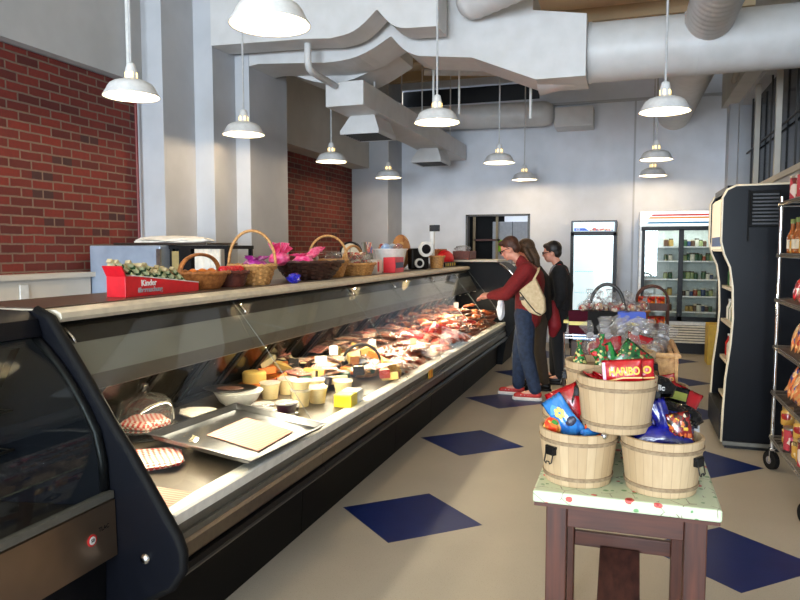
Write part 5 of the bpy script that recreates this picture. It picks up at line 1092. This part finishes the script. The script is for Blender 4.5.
def hand(b, w_, d, up=(0, 0, 1), curl=.5, s=1):
    """palm plus five tapering bent fingers from wrist w_ along d"""
    w_ = Vector(w_); d = Vector(d).normalized(); sd = d.cross(Vector(up)).normalized(); dn = d.cross(sd).normalized()
    if dn.z > 0: dn = -dn
    cap(b, w_, .026 * s, w_ + d * .075 * s, .032 * s)
    for k, L in enumerate((.068, .078, .073, .058)):
        o = w_ + d * .085 * s + sd * (k - 1.5) * .019 * s; p1 = o + (d * math.cos(curl * .5) + dn * math.sin(curl * .5)) * L * .55 * s; p2 = p1 + (d * math.cos(curl * 1.3) + dn * math.sin(curl * 1.3)) * L * .5 * s
        b.tube([o - d * .02, o, p1, p2], [.0095 * s, .0095 * s, .0085 * s, .006 * s], 8)
    o = w_ + d * .03 * s - sd * .022 * s; b.tube([o, o + (d * .7 - sd * .7) * .035 * s, o + (d * 1.2 - sd * .65 + dn * .3) * .055 * s], [.012 * s, .011 * s, .008 * s], 8)
def person(name, label, root, J, top, topcol, trouser, hairf, hcurl=.6, tilt=.2, shoes=(SHOE, SOLE), torso=1, hem=.04, leg=1):
    t = thing(name, label, 'person', root)
    b = B(); V = Vector
    head(b, J['head'], tilt=tilt); cap(b, J['neck'], .052, V(J['head']) + V((.02, 0, -.05)), .050)
    cap(b, J['chest'], .10, J['neck'], .05); cap(b, J['pelvis'], .105, J['chest'], .11)
    for s in 'nf':
        cap(b, J['sh' + s], .05, J['el' + s], .038); cap(b, J['el' + s], .038, J['wr' + s], .024); cap(b, J['chest'], .08, J['sh' + s], .05)
        cap(b, J['hip' + s], .085, J['kn' + s], .052); cap(b, J['kn' + s], .052, J['an' + s], .036); cap(b, J['an' + s], .036, J['to' + s], .028)
        hand(b, J['wr' + s], V(J['wr' + s]) - V(J['el' + s]), curl=hcurl)
    remeshed(b, 'body', SKIN, t, .0065, 2)
    b = B()
    for s, y in (('n', -1), ('f', 1)):
        cap(b, J['sh' + s], .068 * torso, J['el' + s], .056 * torso); cap(b, J['el' + s], .056 * torso, V(J['wr' + s]) - (V(J['wr' + s]) - V(J['el' + s])) * .08, .040)
        cap(b, V(J['chest']) + V((0, y * .06, .04)), .115 * torso, J['sh' + s], .07 * torso); cap(b, V(J['pelvis']) + V((0, y * .05, -hem)), .108 * torso, V(J['chest']) + V((0, y * .06, 0)), .120 * torso)
    cap(b, V(J['chest']) + V((0, 0, .05)), .10, V(J['neck']) + V((.0, 0, .01)), .062)
    remeshed(b, top, topcol, t, .012, 5)
    b = B()
    for s, y in (('n', -1), ('f', 1)):
        cap(b, V(J['pelvis']) + V((0, y * .045, .02)), .108 * leg, J['hip' + s], .10 * leg); cap(b, J['hip' + s], .098 * leg, J['kn' + s], .070 * leg); cap(b, J['kn' + s], .070 * leg, V(J['an' + s]) + V((0, 0, .03)), .058 * leg)
    remeshed(b, 'trousers', trouser, t, .012, 4)
    for s in 'nf':
        b = B(); a = V(J['an' + s]); o = V(J['to' + s]); d = (o - a); d.z = 0; d.normalize()
        cap(b, V((a.x, a.y, .06)) - d * .03, .042, V((o.x, o.y, .042)), .036); cap(b, V((a.x, a.y, .09)), .042, V((a.x, a.y, .06)), .044)
        sh = remeshed(b, 'shoe', shoes[0], t, .008, 3)
        b = B(); cap(b, V((a.x, a.y, .018)) - d * .035, .044, V((o.x, o.y, .018)) + d * .01, .040)
        for i, v in enumerate(b.v): b.v[i] = (v[0], v[1], min(.034, max(.0, v[2])))
        b.out('sole', shoes[1], sh)
        b = B()
        for k in range(3): p = a.lerp(o, .35 + k * .2); b.tube([(p.x, p.y - .036, .055), (p.x - .0, p.y, .088 - k * .006), (p.x, p.y + .036, .055)], .005, 6)
        b.out('white_stripe', shoes[1], sh)
    m = Matrix.Translation(J['head']) @ Matrix.Rotation(-tilt, 4, 'Y'); hairf(t, m)
    b = B()
    for s in (-1, 1): b.ball((-.083, s * .030, .004), .009, .5, 1, .7, 8, m=m)
    b.out('eyes', M('eye_dark', (40, 28, 24), .3), t, smooth='all')
    return t, m
def short_hair(mat, vol=1.0, ear=.0):
    def f(t, m):
        b = B()
        def ell(p, rx, ry, rz): b.ball((0, 0, 0), 1, rx, ry, rz, 18, m=m @ Matrix.Translation(p), mod=lambda i, j, a: 1 + .02 * math.sin(9 * a + i))
        ell((.026, 0, .042), .098 * vol, .086 * vol, .092 * vol); ell((.055, 0, -.005), .062, .074, .075); ell((-.045, 0, .088), .046, .058, .032)
        o = remeshed(b, 'hair', mat, t, .007, 2)
    return f
def long_hair(t, m):
    b = B()
    b.ball((0, 0, 0), 1, .108, .095, .10, 18, m=m @ Matrix.Translation((.03, 0, .035)))
    cap(b, m @ Vector((.05, 0, .0)), .082, m @ Vector((.08, -.02, -.12)), .065); cap(b, m @ Vector((.08, -.02, -.12)), .062, m @ Vector((.08, -.05, -.26)), .03); cap(b, m @ Vector((.02, -.075, .02)), .035, m @ Vector((.05, -.09, -.14)), .028)
    remeshed(b, 'hair', HAIRL, t, .009, 2)
def glasses(t, m, mat=BLACK):
    b = B()
    for s in (-1, 1):
        b.tube([m @ Vector((-.102, s * .036 + .025 * math.cos(a), .004 + .017 * math.sin(a))) for a in [2 * PI * k / 16 for k in range(16)]], .0035, 6, closed=True); b.tube([m @ Vector((-.098, s * .061, .008)), m @ Vector((-.03, s * .083, .008)), m @ Vector((.012, s * .084, .0))], .0035, 6)
    b.tube([m @ Vector((-.106, -.011, .006)), m @ Vector((-.106, .011, .006))], .003, 6); b.out('glasses', mat, t, smooth='all')
J = dict(head=(-.175, .0, 1.602), neck=(-.06, 0, 1.465), chest=(.045, 0, 1.25), pelvis=(.03, 0, .95),
         shn=(.03, -.19, 1.38), eln=(-.17, -.25, 1.13), wrn=(-.37, -.16, 1.10), shf=(-.03, .18, 1.39), elf=(-.20, .22, 1.14), wrf=(-.40, .10, 1.10),
         hipn=(.01, -.095, .90), knn=(.03, -.11, .50), ann=(.13, -.12, .09), ton=(-.06, -.13, .04), hipf=(.01, .095, .90), knf=(-.07, .10, .50), anf=(-.08, .11, .09), tof=(-.26, .11, .04))
t, m = person('person', 'man in dark red sweater, glasses and jeans leaning over the deli case', (-1.05, 7.42, 0), J, 'sweater', KNIT, DENIM, short_hair(HAIRB, 1.0),   .7, .48, torso=1.26, hem=.09, leg=1.18); glasses(t, m)
mp = t
# canvas bag on the near side
t = thing('canvas_bag', 'beige canvas shoulder bag hanging at the red-sweatered man\'s side', 'bag', (-.92, 7.08, .985)); t.scale = (.9, 1, .95); CANV = M('beige_canvas', (196, 180, 148), .9, 0, (176, 158, 126), 30)
b = B(); b.prism([(-.16, .20), (.02, .34), (.08, .22), (.13, .12), (.14, -.02), (.08, -.07), (-.04, -.03), (-.13, .06)], 1, -.05, .05); o = b.out('bag_body', CANV, t, smooth=False); md = o.modifiers.new('b', 'BEVEL'); md.width = .022; md.segments = 3
B().tube([(.0, -.02, .32), (.035, .06, .40), (.03, .18, .44), (-.02, .3, .40)], .016, 8, flat=.4).out('strap', CANV, t, smooth='all')
B().tube([(-.15, -.055, .19), (-.06, -.056, .08), (.03, -.056, -.02), (.09, -.056, -.05)], .006, 6).out('dark_piping', BLACK, t, smooth='all'); B().box(-.15, -.10, -.057, -.05, .10, .14, Matrix.Identity(4)).out('logo_patch', M('brown_patch', (70, 60, 50), .6), t)
# woman behind him
J2 = dict(head=(-.16, 0, 1.59), neck=(-.06, 0, 1.42), chest=(0, 0, 1.20), pelvis=(.03, 0, .92), shn=(-.02, -.17, 1.35), eln=(-.20, -.22, 1.12), wrn=(-.40, -.14, 1.10), shf=(-.04, .17, 1.35), elf=(-.12, .22, 1.10), wrf=(-.30, .12, 1.12),
          hipn=(.03, -.09, .88), knn=(.04, -.10, .48), ann=(.10, -.10, .09), ton=(-.08, -.11, .04), hipf=(.03, .09, .88), knf=(0, .10, .48), anf=(.0, .10, .09), tof=(-.18, .10, .04))
t, m = person('person', 'woman with long dark blond hair and black coat, mostly hidden behind the man', (-.985, 7.95, -.01), J2, 'coat', BCLOTH, M('brown_grey_trousers', (60, 50, 40), .9), long_hair, .7, .35, (BLACK, BLACK), torso=1.2)
t = thing('plastic_bag', 'crumpled white plastic bag held at the man\'s waist beside the case', 'bag', (-1.29, 7.28, .96)); crumple(4, M('white_plastic', (226, 230, 236), .3), r=.06, sx=.7, sy=.9, sz=2.0, amp=.16).out('bag_body', MC['white_plastic'], t)
t = thing('red_jacket', 'red jacket carried low between the woman and the boy', 'jacket', (-.83, 8.12, .62)); b = B(); cap(b, (0, 0, .34), .05, (.02, 0, .1), .08); cap(b, (.02, 0, .1), .08, (.0, .02, 0), .05); o = remeshed(b, 'jacket_body', M('jacket_red', (140, 16, 28), .7), t, .012, 3)
# boy
J3 = dict(head=(-.10, 0, 1.56), neck=(-.02, 0, 1.40), chest=(0, 0, 1.18), pelvis=(.0, 0, .90), shn=(.01, -.19, 1.33), eln=(.04, -.23, 1.06), wrn=(-.06, -.22, .84), shf=(0, .18, 1.33), elf=(.02, .22, 1.06), wrf=(-.08, .20, .84),
          hipn=(0, -.09, .86), knn=(0, -.10, .47), ann=(.04, -.10, .09), ton=(-.14, -.11, .04), hipf=(0, .09, .86), knf=(-.05, .09, .47), anf=(-.05, .10, .09), tof=(-.22, .10, .04))
t, m = person('person', 'dark-haired boy in black jacket with glasses, standing behind the others', (-.78, 8.36, 0), J3, 'jacket', BCLOTH, M('black_trousers', (14, 14, 18), .9), short_hair(HAIRD, 1.04), .5, .18, (BLACK, BLACK), torso=1.3, hem=.0, leg=1.15); glasses(t, m)
B().tube([(-.01, -.10, 1.42), (-.08, -.13, 1.33), (-.115, -.15, 1.18), (-.10, -.17, 1.05)], .012, 8, flat=.6).tube([(.0, -.10, 1.42), (.08, -.13, 1.36), (.10, -.16, 1.3)], .012, 8).out('red_strap', M('strap_red', (150, 20, 30), .7), t, smooth='all')
b = B(); b.tube([(-.05, -.09, 1.40), (-.09, -.04, 1.36), (-.11, 0, 1.30), (-.09, .05, 1.36), (-.05, .09, 1.40)], .022, 8); b.out('grey_hood_edge', M('grey_hoodie', (130, 132, 140), .9), t, smooth='all')
b = B(); b.lathe([(.135, .775), (.14, .785), (.135, .80)], 24, sx=1.0, sy=1.25); b.out('green_hem', M('green_hem', (30, 120, 80), .8), t)

# prototypes that never found a place are dropped
for lst in (pk, SA, HM, SL, CW, jars, sn, bt, pr_):
    for e in lst:
        if not e[1]:
            for c in list(e[0].children_recursive): bpy.data.objects.remove(c)
            bpy.data.objects.remove(e[0])

# every repeat that shares its wording gets its own place in the row or heap
ONES = 'first second third fourth fifth sixth seventh eighth ninth tenth eleventh twelfth thirteenth fourteenth fifteenth sixteenth seventeenth eighteenth nineteenth twentieth'.split() + ['twenty-' + q for q in 'first second third fourth fifth'.split()]
cm = Matrix.Translation(cam.location) @ cam.rotation_euler.to_matrix().to_4x4(); ci = cm.inverted()
def sx_(o): v = ci @ Vector(o.location); return v.x / max(.1, -v.z)
from collections import defaultdict
same = defaultdict(list)
for o in bpy.data.objects:
    if o.get('label') and o.get('category') and not o.parent: same[o['label']].append(o)
for lab, os_ in same.items():
    n = len(os_)
    if 2 <= n <= 25 and len(lab.split()) <= 13:
        os_.sort(key=sx_)
        for i, o in enumerate(os_):
            if n == 2: o['label'] = lab + (', the left one', ', the right one')[i]
            else: o['label'] = lab + (', leftmost' if i == 0 else ', rightmost' if i == n - 1 else ', %s from left' % ONES[i])
